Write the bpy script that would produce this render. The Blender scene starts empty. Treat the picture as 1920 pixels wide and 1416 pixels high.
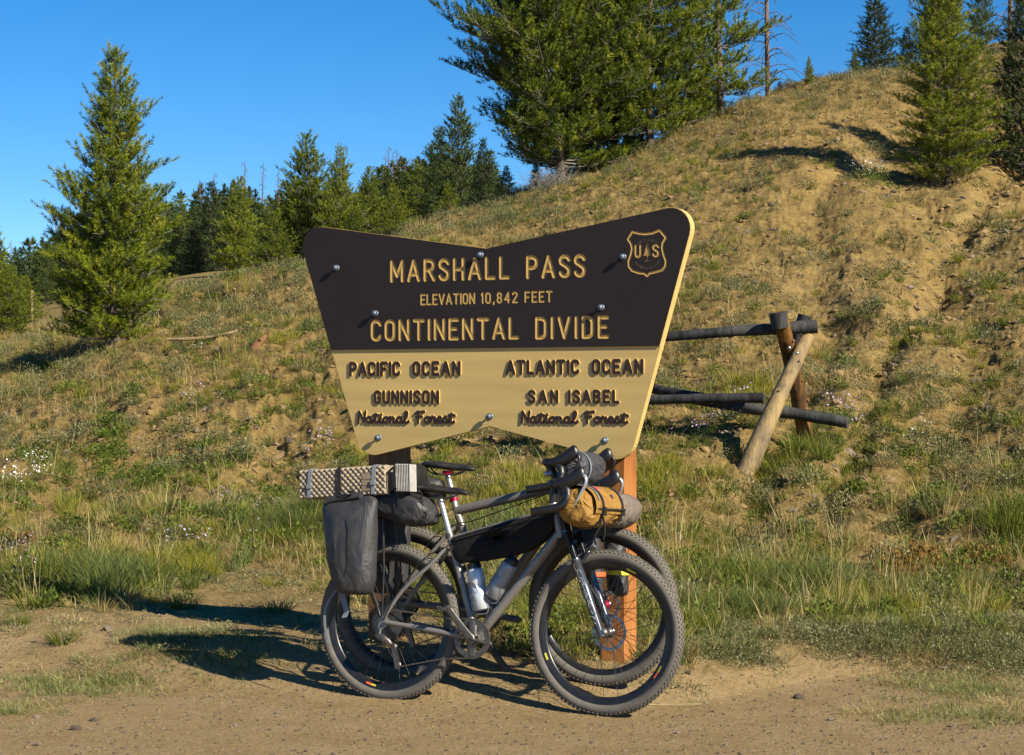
import bpy, math, random
import numpy as np
from mathutils import Vector, Matrix, geometry, noise as mnoise

# ------------------------------------------------------------------ camera, sky, sun
scene = bpy.context.scene
EYE = 1.43
cam_d = bpy.data.cameras.new("camera")
cam_d.sensor_width = 36.0
cam_d.lens = 36.0 * 3800 / 1920
cam_d.clip_start, cam_d.clip_end = 0.1, 3000.0
cam = bpy.data.objects.new("camera", cam_d)
scene.collection.objects.link(cam)
cam.location = (0, 0, EYE)
cam.rotation_euler = (math.radians(90) + math.atan(37 / 3800), 0, 0)
scene.camera = cam

SUN_EL, SUN_GAMMA = 32.5, 43.0          # light travels to the left and away
world = bpy.data.worlds.new("World")
scene.world = world
world.use_nodes = True
wn = world.node_tree.nodes
wn.clear()
sky = wn.new("ShaderNodeTexSky")
sky.sky_type = 'NISHITA'
sky.sun_disc = False
sky.sun_elevation = math.radians(SUN_EL)
sky.sun_rotation = math.radians(90 + SUN_GAMMA)
sky.altitude = 3300
sky.air_density = 1.0
sky.dust_density = 0.2
sky.ozone_density = 3.0
hsv = wn.new("ShaderNodeHueSaturation")
hsv.inputs['Saturation'].default_value = 1.36
bgn = wn.new("ShaderNodeBackground")
bgn.inputs[1].default_value = 0.070
wo = wn.new("ShaderNodeOutputWorld")
world.node_tree.links.new(sky.outputs[0], hsv.inputs['Color'])
world.node_tree.links.new(hsv.outputs[0], bgn.inputs[0])
world.node_tree.links.new(bgn.outputs[0], wo.inputs[0])

sun_d = bpy.data.lights.new("sun", 'SUN')
sun_d.energy = 5.0
sun_d.angle = math.radians(0.53)
sun_d.color = (1.0, 0.91, 0.72)
sun = bpy.data.objects.new("sun", sun_d)
scene.collection.objects.link(sun)
g_ = math.radians(SUN_GAMMA)
sdir = Vector((math.cos(g_), -math.sin(g_), math.tan(math.radians(SUN_EL))))
sun.rotation_euler = sdir.to_track_quat('Z', 'Y').to_euler()
sun.location = sdir * 30

scene.view_settings.view_transform = 'Standard'
scene.view_settings.look = 'None'
scene.view_settings.exposure = 1.0
scene.view_settings.gamma = 1.0
scene.view_settings.use_curve_mapping = False

random.seed(7)
RNG = np.random.default_rng(7)
COL = scene.collection

# ------------------------------------------------------------------ small helpers
def tag(o, label=None, cat=None, group=None, kind=None):
    if label: o['label'] = label
    if cat: o['category'] = cat
    if group: o['group'] = group
    if kind: o['kind'] = kind
    return o

def empty(name, mat=None, loc=(0, 0, 0), rz=0):
    o = bpy.data.objects.new(name, None)
    o.empty_display_size = 0.1
    COL.objects.link(o)
    if mat is not None:
        o.matrix_world = mat
    else:
        o.location = loc
        o.rotation_euler = (0, 0, rz)
    return o

class MB:
    """collects shapes for one mesh object"""
    def __init__(self):
        self.v, self.f, self.mi, self.sm = [], [], [], []
    def add(self, v, f, mi=0, smooth=True):
        o = len(self.v)
        self.v += [tuple(p) for p in v]
        for q in f:
            self.f.append(tuple(i + o for i in q))
            self.mi.append(mi)
            self.sm.append(smooth)
    def tube(self, pts, rad, n=10, mi=0, cap=True, squash=None):
        pts = [Vector(p) for p in pts]
        if not hasattr(rad, '__len__'):
            rad = [rad] * len(pts)
        v, f = [], []
        t0 = (pts[1] - pts[0]).normalized()
        up = Vector((0, 0, 1)) if abs(t0.z) < .9 else Vector((0, 1, 0))
        u = t0.cross(up).normalized()
        for i, p in enumerate(pts):
            a = pts[max(i - 1, 0)]; b = pts[min(i + 1, len(pts) - 1)]
            t = (b - a).normalized()
            u = (u - t * u.dot(t)).normalized()
            w = t.cross(u)
            for k in range(n):
                c = 2 * math.pi * k / n
                v.append(p + u * (math.cos(c) * rad[i]) + w * (math.sin(c) * rad[i] * (squash or 1)))
        for i in range(len(pts) - 1):
            for k in range(n):
                f.append((i * n + k, i * n + (k + 1) % n, (i + 1) * n + (k + 1) % n, (i + 1) * n + k))
        self.add(v, f, mi)
        if cap:
            m = len(pts) - 1
            self.add(v[:n], [tuple(range(n))[::-1]], mi, False)
            self.add(v[m * n:], [tuple(range(n))], mi, False)
        return self
    def box(self, c, s, mi=0, rot=None):
        v = []
        for x in (-1, 1):
            for y in (-1, 1):
                for z in (-1, 1):
                    p = Vector((x * s[0] / 2, y * s[1] / 2, z * s[2] / 2))
                    if rot is not None: p = rot @ p
                    v.append(p + Vector(c))
        self.add(v, [(0, 1, 3, 2), (4, 6, 7, 5), (0, 4, 5, 1), (2, 3, 7, 6), (0, 2, 6, 4), (1, 5, 7, 3)], mi, False)
        return self
    def lathe(self, prof, c=(0, 0, 0), axis='Y', n=48, mi=0, closed=False, smooth=True):
        """prof: (radius, offset along axis)"""
        v, f = [], []
        m = len(prof)
        for k in range(n):
            a = 2 * math.pi * k / n
            for r, h in prof:
                if axis == 'Y': p = (c[0] + r * math.cos(a), c[1] + h, c[2] + r * math.sin(a))
                elif axis == 'Z': p = (c[0] + r * math.cos(a), c[1] + r * math.sin(a), c[2] + h)
                else: p = (c[0] + h, c[1] + r * math.cos(a), c[2] + r * math.sin(a))
                v.append(p)
        for k in range(n):
            k2 = (k + 1) % n
            for j in range(m if closed else m - 1):
                j2 = (j + 1) % m
                f.append((k * m + j, k * m + j2, k2 * m + j2, k2 * m + j))
        self.add(v, f, mi, smooth)
        return self
    def ball(self, c, r, n=12, mi=0, s=(1, 1, 1)):
        v, f = [], []
        m = n // 2
        for i in range(m + 1):
            th = math.pi * i / m
            for k in range(n):
                a = 2 * math.pi * k / n
                v.append((c[0] + r * s[0] * math.sin(th) * math.cos(a), c[1] + r * s[1] * math.sin(th) * math.sin(a), c[2] + r * s[2] * math.cos(th)))
        for i in range(m):
            for k in range(n):
                f.append((i * n + k, i * n + (k + 1) % n, (i + 1) * n + (k + 1) % n, (i + 1) * n + k))
        self.add(v, f, mi)
        return self
    def prism(self, poly, y0, y1, mi=0, mi_side=None, smooth=False):
        """poly of (x, z), extruded along y"""
        n = len(poly)
        v = [(p[0], y0, p[1]) for p in poly] + [(p[0], y1, p[1]) for p in poly]
        self.add(v, [tuple(range(n)), tuple(range(2 * n - 1, n - 1, -1))], mi, False)
        self.add(v, [(i, (i + 1) % n, n + (i + 1) % n, n + i) for i in range(n)], mi if mi_side is None else mi_side, smooth)
        return self
    def loft(self, secs, n=28, ex=2.6, mi=0, wr=0.0, wf=14.0, seed=0.0, caps=True):
        """secs: (centre, U, V) super-elliptic sections; wr wrinkles"""
        v, f = [], []
        for (c, U, V) in secs:
            c, U, V = Vector(c), Vector(U), Vector(V)
            for k in range(n):
                a = 2 * math.pi * k / n
                ca, sa = math.cos(a), math.sin(a)
                x = math.copysign(abs(ca) ** (2 / ex), ca); y = math.copysign(abs(sa) ** (2 / ex), sa)
                p = c + U * x + V * y
                if wr:
                    q = p * wf + Vector((seed, seed, 0))
                    d = mnoise.noise(q) * .6 - abs(mnoise.noise(q * 2.1 + Vector((5, 1, 2)))) * .8 + .1
                    p = p + (p - c).normalized() * d * wr
                v.append(p)
        m = len(secs)
        for i in range(m - 1):
            for k in range(n):
                f.append((i * n + k, i * n + (k + 1) % n, (i + 1) * n + (k + 1) % n, (i + 1) * n + k))
        self.add(v, f, mi)
        if caps:
            self.add(v[:n], [tuple(range(n))[::-1]], mi)
            self.add(v[(m - 1) * n:], [tuple(range(n))], mi)
        return self
    def mesh(self, name, mats):
        me = bpy.data.meshes.new(name)
        me.from_pydata(self.v, [], self.f)
        for m in (mats if isinstance(mats, (list, tuple)) else [mats]):
            me.materials.append(m)
        me.polygons.foreach_set('material_index', self.mi)
        me.polygons.foreach_set('use_smooth', self.sm)
        me.update()
        return me
    def build(self, name, mats, parent=None, bevel=0):
        o = bpy.data.objects.new(name, self.mesh(name, mats))
        COL.objects.link(o)
        if parent is not None:
            o.parent = parent
        if bevel:
            b = o.modifiers.new('bevel', 'BEVEL'); b.width = bevel; b.segments = 2; b.limit_method = 'ANGLE'
        return o

def np_mesh(name, V, F, mats, smooth=False, attr=None, mi=None):
    """fast mesh from numpy arrays; F is (n,3) or (n,4)"""
    me = bpy.data.meshes.new(name)
    V = np.asarray(V, dtype=np.float32); F = np.asarray(F, dtype=np.int32)
    k = F.shape[1]
    me.vertices.add(len(V)); me.vertices.foreach_set('co', V.ravel())
    me.loops.add(F.size); me.loops.foreach_set('vertex_index', F.ravel())
    me.polygons.add(len(F))
    me.polygons.foreach_set('loop_start', np.arange(0, F.size, k, dtype=np.int32))
    me.polygons.foreach_set('use_smooth', np.full(len(F), smooth, dtype=bool))
    for m in (mats if isinstance(mats, (list, tuple)) else [mats]):
        me.materials.append(m)
    if mi is not None:
        me.polygons.foreach_set('material_index', np.asarray(mi, dtype=np.int32))
    if attr:
        for an, av in attr.items():
            a = me.attributes.new(an, 'FLOAT', 'POINT')
            a.data.foreach_set('value', np.asarray(av, dtype=np.float32))
    me.update(calc_edges=True)
    me.validate()
    return me

def link(name, me, parent=None):
    o = bpy.data.objects.new(name, me)
    COL.objects.link(o)
    if parent is not None: o.parent = parent
    return o

def spline(pts, n=6):
    P = [Vector(p) for p in pts]
    out = []
    for i in range(len(P) - 1):
        a = P[max(i - 1, 0)]; b = P[i]; c = P[i + 1]; d = P[min(i + 2, len(P) - 1)]
        for k in range(n):
            t = k / n
            out.append(0.5 * ((2 * b) + (c - a) * t + (2 * a - 5 * b + 4 * c - d) * t * t + (3 * b - a - 3 * c + d) * t ** 3))
    out.append(P[-1])
    return out

# ------------------------------------------------------------------ numpy noise
def _h(ix, iy, s):
    n = (ix.astype(np.int64) * 374761393 + iy.astype(np.int64) * 668265263 + s * 974634777) & 0xffffffff
    n = ((n ^ (n >> 13)) * 1274126177) & 0xffffffff
    n = n ^ (n >> 16)
    return (n & 0xffffff) / float(0xffffff)
def vnoise(x, y, s=0):
    ix = np.floor(x); iy = np.floor(y)
    fx = x - ix; fy = y - iy
    fx = fx * fx * fx * (fx * (fx * 6 - 15) + 10); fy = fy * fy * fy * (fy * (fy * 6 - 15) + 10)
    a = _h(ix, iy, s); b = _h(ix + 1, iy, s); c = _h(ix, iy + 1, s); d = _h(ix + 1, iy + 1, s)
    return (a * (1 - fx) + b * fx) * (1 - fy) + (c * (1 - fx) + d * fx) * fy
def fbm(x, y, s=0, o=4):
    t = 0; a = .5
    for i in range(o):
        t = t + a * (vnoise(x, y, s + i) - .5) * 2
        x = x * 2.03 + 17.1; y = y * 2.03 + 5.3; a *= .5
    return t
def sstep(a, b, x):
    t = np.clip((x - a) / (b - a), 0, 1)
    return t * t * (3 - 2 * t)

# ------------------------------------------------------------------ materials
def new_mat(name):
    m = bpy.data.materials.new(name)
    m.use_nodes = True
    nt = m.node_tree
    nt.nodes.clear()
    out = nt.nodes.new('ShaderNodeOutputMaterial')
    return m, nt, out
def N(nt, t, **kw):
    n = nt.nodes.new(t)
    for k, v in kw.items():
        if k.startswith('i_'):
            key = k[2:]
            n.inputs[int(key) if key.isdigit() else key.replace('_', ' ')].default_value = v
        else: setattr(n, k, v)
    return n
ALB = 0.80      # base colours below are written for a paler exposure and brought down together
def ramp(nt, fac, stops, k=ALB):
    r = nt.nodes.new('ShaderNodeValToRGB')
    e = r.color_ramp.elements
    while len(e) < len(stops): e.new(0.5)
    for i, (p, c) in enumerate(stops):
        e[i].position = p; e[i].color = (c[0] * k, c[1] * k, c[2] * k, 1)
    nt.links.new(fac, r.inputs[0])
    return r.outputs[0]
def simple(name, col, rough=.5, metal=0.0, var=.15, vscale=8.0, bump=0.0, bscale=30.0, bdet=8.0, bdist=.01, dust=0.0, stretch=(1, 1, 1), dustcol=(.33, .26, .18), spec=.5):
    m, nt, out = new_mat(name)
    L = nt.links.new
    tc = N(nt, 'ShaderNodeTexCoord'); mp = N(nt, 'ShaderNodeMapping')
    mp.inputs['Scale'].default_value = stretch
    L(tc.outputs['Object'], mp.inputs[0])
    nz = N(nt, 'ShaderNodeTexNoise', i_Scale=vscale, i_Detail=6.0); L(mp.outputs[0], nz.inputs['Vector'])
    c0 = [max(0, x * (1 - var)) for x in col]; c1 = [x * (1 + var) for x in col]
    c = ramp(nt, nz.outputs[0], [(.3, c0), (.7, c1)])
    if dust:
        n2 = N(nt, 'ShaderNodeTexNoise', i_Scale=vscale * 2.3, i_Detail=8.0, i_Roughness=.7); L(mp.outputs[0], n2.inputs['Vector'])
        mr = N(nt, 'ShaderNodeMapRange', i_1=.38, i_2=.72, i_3=0.0, i_4=dust); L(n2.outputs[0], mr.inputs[0])
        mx = N(nt, 'ShaderNodeMix', data_type='RGBA'); L(mr.outputs[0], mx.inputs[0]); L(c, mx.inputs[6]); mx.inputs[7].default_value = (*[x * ALB for x in dustcol], 1)
        c = mx.outputs[2]
    b = N(nt, 'ShaderNodeBsdfPrincipled', i_Roughness=rough, i_Metallic=metal)
    b.inputs['Specular IOR Level'].default_value = spec
    L(c, b.inputs['Base Color'])
    if bump:
        n3 = N(nt, 'ShaderNodeTexNoise', i_Scale=bscale, i_Detail=bdet, i_Roughness=.6, i_Distortion=1.2 if bdet < 4 else 0.0); L(mp.outputs[0], n3.inputs['Vector'])
        bp = N(nt, 'ShaderNodeBump', i_Strength=bump, i_Distance=bdist); L(n3.outputs[0], bp.inputs['Height']); L(bp.outputs[0], b.inputs['Normal'])
    L(b.outputs[0], out.inputs[0])
    return m
def leafy(name, stops, trans=.35, rand=.35, gloss=.0):
    """vegetation: tone attribute per vertex plus a random shift per individual"""
    m, nt, out = new_mat(name)
    L = nt.links.new
    at = N(nt, 'ShaderNodeAttribute', attribute_name='tone')
    oi = N(nt, 'ShaderNodeObjectInfo')
    mr = N(nt, 'ShaderNodeMapRange', i_3=-rand / 2, i_4=rand / 2); L(oi.outputs['Random'], mr.inputs[0])
    ad = N(nt, 'ShaderNodeMath', operation='ADD', use_clamp=True); L(at.outputs['Fac'], ad.inputs[0]); L(mr.outputs[0], ad.inputs[1])
    c = ramp(nt, ad.outputs[0], stops)
    d = N(nt, 'ShaderNodeBsdfPrincipled', i_Roughness=.55); d.inputs['Specular IOR Level'].default_value = .25 + gloss
    L(c, d.inputs['Base Color'])
    t = N(nt, 'ShaderNodeBsdfTranslucent'); L(c, t.inputs[0])
    mx = N(nt, 'ShaderNodeMixShader', i_0=trans); L(d.outputs[0], mx.inputs[1]); L(t.outputs[0], mx.inputs[2])
    L(mx.outputs[0], out.inputs[0])
    return m

MT = {}
MT['ti'] = simple('titanium_grey', (.27, .26, .255), .36, .45, .12, 6, dust=.35, dustcol=(.26, .21, .16))
MT['seatpost'] = simple('silver_post', (.50, .50, .53), .33, .65, .05, 10, dust=.12)
MT['steel'] = simple('dusty_steel', (.20, .19, .18), .42, .8, .3, 40, dust=.6, dustcol=(.14, .11, .08))
MT['chain'] = simple('dusty_chain', (.16, .13, .10), .5, .7, .3, 60, dust=.6)
MT['grey_frame'] = simple('grey_frame_paint', (.20, .19, .19), .42, .3, .1, 6, dust=.35)
MT['black'] = simple('black_plastic', (.009, .009, .011), .38, 0, .2, 20, dust=.05)
MT['black_gloss'] = simple('black_gloss', (.010, .011, .016), .22, 0, .2, 20, dust=.1)
MT['tape'] = simple('bar_tape', (.008, .008, .010), .38, 0, .3, 60, bump=.15, bscale=120, dust=.03)
MT['saddle'] = simple('saddle_black', (.010, .010, .012), .38, 0, .2, 20, dust=.1)
MT['tyre'] = simple('dusty_tyre', (.13, .122, .112), .9, 0, .2, 9, bump=.25, bscale=200, dust=.7, dustcol=(.20, .175, .145), spec=.2)
MT['knob'] = simple('tyre_knob', (.11, .10, .088), .9, 0, .3, 30, dust=.75, dustcol=(.24, .20, .16), spec=.2)
MT['rim'] = simple('carbon_rim', (.012, .013, .016), .34, 0, .3, 9, dust=.15, dustcol=(.12, .10, .08))
MT['spoke'] = simple('spoke', (.10, .10, .10), .3, .9, .1)
MT['rotor'] = simple('rotor_steel', (.25, .30, .38), .25, .95, .2, 60)
MT['fork_leg'] = simple('fork_blue_black', (.085, .10, .13), .25, .55, .15, 10, dust=.15)
MT['stanchion'] = simple('stanchion', (.02, .02, .02), .08, .6, .1)
MT['decal'] = simple('pale_decal', (.45, .48, .52), .4)
MT['blue'] = simple('blue_anodised', (.08, .35, .75), .3, .5)
MT['red'] = simple('red_anodised', (.55, .02, .06), .3, .6)
MT['drybag'] = simple('drybag_grey', (.026, .028, .036), .58, 0, .25, 7, bump=.32, bscale=8, bdet=2.0, bdist=.05, dust=.30, stretch=(1, 1, .7), dustcol=(.13, .11, .085))
MT['drybag2'] = simple('drybag_dark', (.024, .025, .031), .55, 0, .25, 9, bump=.45, bscale=9, bdet=2.0, bdist=.05, dust=.25, dustcol=(.13, .11, .09))
MT['nylon'] = simple('black_nylon', (.008, .008, .009), .75, 0, .3, 12, bump=.4, bscale=40, dust=.04, spec=.2)
MT['mustard'] = simple('mustard_canvas', (.31, .155, .018), .75, 0, .18, 9, bump=.8, bscale=11, bdet=2.0, bdist=.05, dust=.25, dustcol=(.28, .17, .07))
MT['taupe'] = simple('taupe_nylon', (.19, .15, .12), .7, 0, .15, 9, bump=.7, bscale=12, bdet=2.0, bdist=.05)
MT['greybag'] = simple('grey_bag', (.045, .045, .055), .6, 0, .2, 12, bump=.7, bscale=13, bdet=2.0, bdist=.05)
MT['pad'] = simple('foam_pad', (.34, .27, .19), .75, 0, .10, 14)
MT['pad_plate'] = simple('foam_pad_plate', (.25, .18, .11), .8, 0, .10, 14)
MT['silver'] = simple('silver_foil', (.62, .60, .58), .35, .35, .15, 30)
MT['strap'] = simple('grey_webbing', (.22, .25, .29), .7, 0, .1, 60, bump=.3, bscale=200)
MT['strapblack'] = simple('black_webbing', (.012, .012, .013), .7, 0, .2, 60)
MT['orange'] = simple('orange_strap', (.85, .12, .03), .5)
MT['yellow'] = simple('yellow_strap', (.80, .70, .05), .5)
MT['bottle'] = simple('frosted_bottle', (.62, .68, .76), .32, .25, .12, 18, dust=.2, dustcol=(.35, .32, .28))
MT['bottle2'] = simple('smoky_bottle', (.34, .38, .44), .3, .2, .2, 18, dust=.3)
MT['cage'] = simple('bottle_cage_metal', (.45, .45, .47), .3, .8)
MT['dark_paint'] = simple('sign_brown_paint', (.027, .019, .018), .5, 0, .08, 3, bump=.03, bscale=60, spec=.25)
MT['letter_paint'] = simple('letter_brown_paint', (.042, .026, .023), .55, 0, .15, 20, spec=.25)
MT['tan_paint'] = simple('sign_tan_paint', (.66, .46, .165), .5, 0, .09, 1.6, bump=.05, bscale=40, stretch=(1, 1, 12))
MT['gold'] = simple('sign_gold_paint', (.50, .31, .085), .5, 0, .10, 20)
MT['bolt'] = simple('galvanised_bolt', (.16, .20, .26), .5, .6, .2, 90)
MT['nail'] = simple('nail_steel', (.6, .6, .6), .3, .8)

def wood(name, stops, scale=(30, 30, 1.6), rough=.75, bump=.5, knots=True):
    m, nt, out = new_mat(name)
    L = nt.links.new
    tc = N(nt, 'ShaderNodeTexCoord'); mp = N(nt, 'ShaderNodeMapping'); mp.inputs['Scale'].default_value = scale
    L(tc.outputs['Object'], mp.inputs[0])
    n1 = N(nt, 'ShaderNodeTexNoise', i_Scale=1.0, i_Detail=9.0, i_Roughness=.65, i_Distortion=.4); L(mp.outputs[0], n1.inputs['Vector'])
    n2 = N(nt, 'ShaderNodeTexNoise', i_Scale=2.6, i_Detail=3.0); L(tc.outputs['Object'], n2.inputs['Vector'])
    ad = N(nt, 'ShaderNodeMath', operation='MULTIPLY_ADD'); L(n2.outputs[0], ad.inputs[0]); ad.inputs[1].default_value = .9; 
    sb = N(nt, 'ShaderNodeMath', operation='ADD'); L(n1.outputs[0], sb.inputs[0]); sb.inputs[1].default_value = -.45
    L(sb.outputs[0], ad.inputs[2])
    c = ramp(nt, ad.outputs[0], stops)
    b = N(nt, 'ShaderNodeBsdfPrincipled', i_Roughness=rough); L(c, b.inputs['Base Color'])
    b.inputs['Specular IOR Level'].default_value = .2
    bp = N(nt, 'ShaderNodeBump', i_Strength=bump, i_Distance=.01); L(n1.outputs[0], bp.inputs['Height']); L(bp.outputs[0], b.inputs['Normal'])
    L(b.outputs[0], out.inputs[0])
    return m
MT['post'] = wood('stained_post_wood', [(.25, (.20, .07, .018)), (.5, (.36, .135, .036)), (.75, (.45, .19, .058))], (60, 60, 3))
MT['post_old'] = wood('dark_post_wood', [(.25, (.10, .05, .022)), (.5, (.20, .10, .045)), (.75, (.30, .16, .08))])
MT['log_grey'] = wood('weathered_log', [(.3, (.014, .014, .015)), (.5, (.042, .042, .043)), (.8, (.10, .095, .088))], (22, 22, 3), .7, .9)
MT['log_brown'] = wood('barkless_log', [(.25, (.07, .06, .045)), (.4, (.22, .16, .09)), (.6, (.36, .25, .11)), (.8, (.42, .32, .18))], (30, 30, 2.2), .7, .9)
MT['log_bark'] = wood('orange_bark_log', [(.25, (.025, .015, .010)), (.45, (.10, .05, .018)), (.6, (.27, .125, .028)), (.8, (.36, .22, .08))], (16, 16, 3), .7, .9)
MT['bark'] = wood('pine_bark', [(.25, (.05, .04, .032)), (.5, (.12, .095, .075)), (.8, (.22, .18, .15))], (12, 12, 5), .9, .8)
MT['twig'] = simple('dry_twig', (.20, .18, .16), .85, 0, .3, 10)
MT['snag'] = wood('dead_wood', [(.25, (.05, .035, .03)), (.5, (.15, .10, .08)), (.8, (.27, .20, .17))], (14, 14, 2), .85, .9)

# ------------------------------------------------------------------ terrain
F_ = 3800.0
def level(py, D):                         # height of what is sighted at a given angle and distance
    return EYE + (745.0 - py) / F_ * D
TX = np.array([-1100, 0, 150, 330, 480, 600, 760, 900, 1000, 1200, 1400, 1500, 1600, 1730, 1920, 2150, 3000.])
CR = np.array([880, 725, 672, 590, 545, 505, 440, 398, 360, 285, 200, 165, 141, 121, 98, 78, 50.])
CD = np.array([24, 24, 25, 25, 26, 27, 29, 31, 32, 33.5, 34.5, 35, 36, 37, 38, 39, 40.])
P60 = np.array([650, 618, 585, 540, 520, 500, 455, 425, 395, 330, 270, 235, 215, 200, 175, 150, 100.])
P130 = np.array([600, 560, 545, 522, 512, 495, 450, 425, 400, 350, 290, 250, 210, 112, 76, 62, 50.])
P400 = np.array([560, 535, 525, 510, 500, 480, 440, 420, 400, 350, 290, 250, 215, 160, 120, 100, 80.])
EX = np.array([-6, -3, -2, -1.2, -.6, .4, .8, 1.2, 1.6, 3, 6.])
EY = np.array([10.6, 10.4, 10.1, 9.75, 9.5, 9.08, 9.3, 9.8, 10.2, 10.5, 10.8])
def itp(px, T):
    r = 0
    for o in (-70, -35, 0, 35, 70):
        r = r + np.interp(px + o, TX, T)
    return r / 5
def smin(a, b, k):
    h = np.clip(.5 + .5 * (b - a) / k, 0, 1)
    return b * (1 - h) + a * h - k * h * (1 - h)
def edge_y(x):
    r = 0
    for o in (-.25, -.12, 0, .12, .25):
        r = r + np.interp(x + o, EX, EY)
    return r / 5
def ground_base(x, y):
    x = np.asarray(x, float); y = np.asarray(y, float)
    ys = np.maximum(y, 4.0)
    px = 960 + F_ * x / ys
    s = y - edge_y(x)
    near = np.interp(s, [-50, -.1, .06, .28, .65, 2.0, 3.5, 60], [0, 0, .012, .085, .17, .21, .32, .32])
    toe = 13.3
    cd = itp(px, CD); cz = EYE + (745 - itp(px, CR)) / F_ * cd
    t = np.clip((y - toe) / (cd - toe), 0, 3)
    bank = .32 + (cz - .32) * t ** 1.2 + .3 * sstep(1.0, 1.6, t)
    z60 = EYE + (745 - itp(px, P60)) / F_ * 60; z130 = EYE + (745 - itp(px, P130)) / F_ * 130; z400 = EYE + (745 - itp(px, P400)) / F_ * 400
    beh = np.where(y < 60, cz + (z60 - cz) * (y - cd) / (60 - cd), np.where(y < 130, z60 + (z130 - z60) * (y - 60) / 70, z130 + (z400 - z130) * (y - 130) / 270)) + .12
    up = smin(bank, beh, .55)
    return np.where(y < toe, near, np.where(y < toe + 2, near * (1 - (y - toe) / 2) + up * (y - toe) / 2, up))
def bank_mask(x, y):
    return sstep(13.2, 15.5, y) * (1 - sstep(40, 60, y))
def ground(x, y):
    x = np.asarray(x, float); y = np.asarray(y, float)
    z = ground_base(x, y)
    b = bank_mask(x, y)
    px = 960 + F_ * x / np.maximum(y, 4)
    left = 1 - sstep(700, 1100, px)
    z = z + b * (fbm(x * .55 + 3, y * .35, 11, 4) * .22 + (fbm(x * 2.4 + y * .5, y * .7, 21, 4)) * (.08 + .05 * left))
    rough = np.clip(fbm(x * 1.1, y * .8, 33, 3) + .35, 0, 1)
    z = z + b * rough * (np.abs(fbm(x * 5 + y, y * 3.5, 41, 4)) * -.10 + fbm(x * 13, y * 11, 51, 3) * .045)
    z = z - b * (.35 + .65 * left) * np.abs(fbm(x * 3.2 + y * .6, y * 2.1, 59, 3)) * .16
    z = z + b * (fbm(x * 9, y * 8, 55, 3) * .022 + np.maximum(fbm(x * 22, y * 16, 57, 2) - .1, 0) * .05)
    # two soft gullies running down the slope at the right and the left
    gl = np.exp(-((px - 1560 - 260 * fbm(y * .25, y * 0 + 2, 61, 2) - (y - 24) * 18) / 45) ** 2) + .8 * np.exp(-((px - 1850 - (y - 24) * 16 - 120 * fbm(y * .3, y * 0 + 7, 62, 2)) / 50) ** 2) + .8 * np.exp(-((px - 560 - (y - 20) * 12) / 60) ** 2)
    z = z - b * gl * .16
    z = z - b * np.exp(-((px - (1600 + (y - 17) * 23 + 30 * fbm(y * .6, y * 0 + 9, 63, 2))) / 26) ** 2) * (.14 + .12 * np.abs(fbm(x * 6, y * 5, 64, 3)))
    z = z - b * .20 * np.exp(-((px - 1735) / 110) ** 2) * sstep(20, 27, y) * (1 - sstep(31, 36, y))
    z = z + b * .10 * np.exp(-((px - 1560) / 90) ** 2 - ((y - 29) / 4) ** 2)
    g = sstep(0.0, .5, y - edge_y(x)) * (1 - sstep(40, 60, y))
    z = z + g * (fbm(x * 3, y * 3, 71, 3) * .02 + fbm(x * 12, y * 12, 72, 2) * .008)
    z = z + (1 - sstep(10, 13, y)) * (fbm(x * 1.6, y * 1.6, 81, 3) * .006 + fbm(x * 9, y * 9, 82, 3) * .0035 + fbm(x * 35, y * 35, 83, 2) * .0018)
    z = z + sstep(45, 70, y) * fbm(x * .15, y * .12, 91, 3) * .5
    return z
def gz(x, y):
    return float(ground(np.array([x]), np.array([y]))[0])
def veg_amount(x, y):
    """how much of the ground is plant cover, 0..1"""
    s = y - edge_y(x)
    px = 960 + F_ * x / np.maximum(y, 4)
    n = fbm(x * 1.3, y * 1.0, 101, 4)
    n2 = fbm(x * .5, y * .4, 111, 3)
    v = sstep(.15, 1.6, s + n * 1.0)
    right_strip = sstep(700, 1250, px)
    v = np.maximum(v * (.35 + .65 * np.clip(right_strip + sstep(11.2, 12.6, y), 0, 1)), 0)
    b = sstep(14.5, 17.5, y)
    bankv = np.clip(.34 + n * .55 + n2 * .5, 0, 1)
    # bare ochre upper right bank and bare band left of the board
    bare = sstep(1350, 1500, px) * sstep(19, 24, y) * (1 - sstep(31, 34, y))
    bankv = bankv * (1 - .45 * bare)
    crest = sstep(.86, .97, y / itp(px, CD))
    bankv = np.maximum(bankv, crest * .85)
    bankv = np.where(y > 42, .75, bankv)
    return np.clip(v * (1 - b) + bankv * b, 0, 1)

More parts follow.
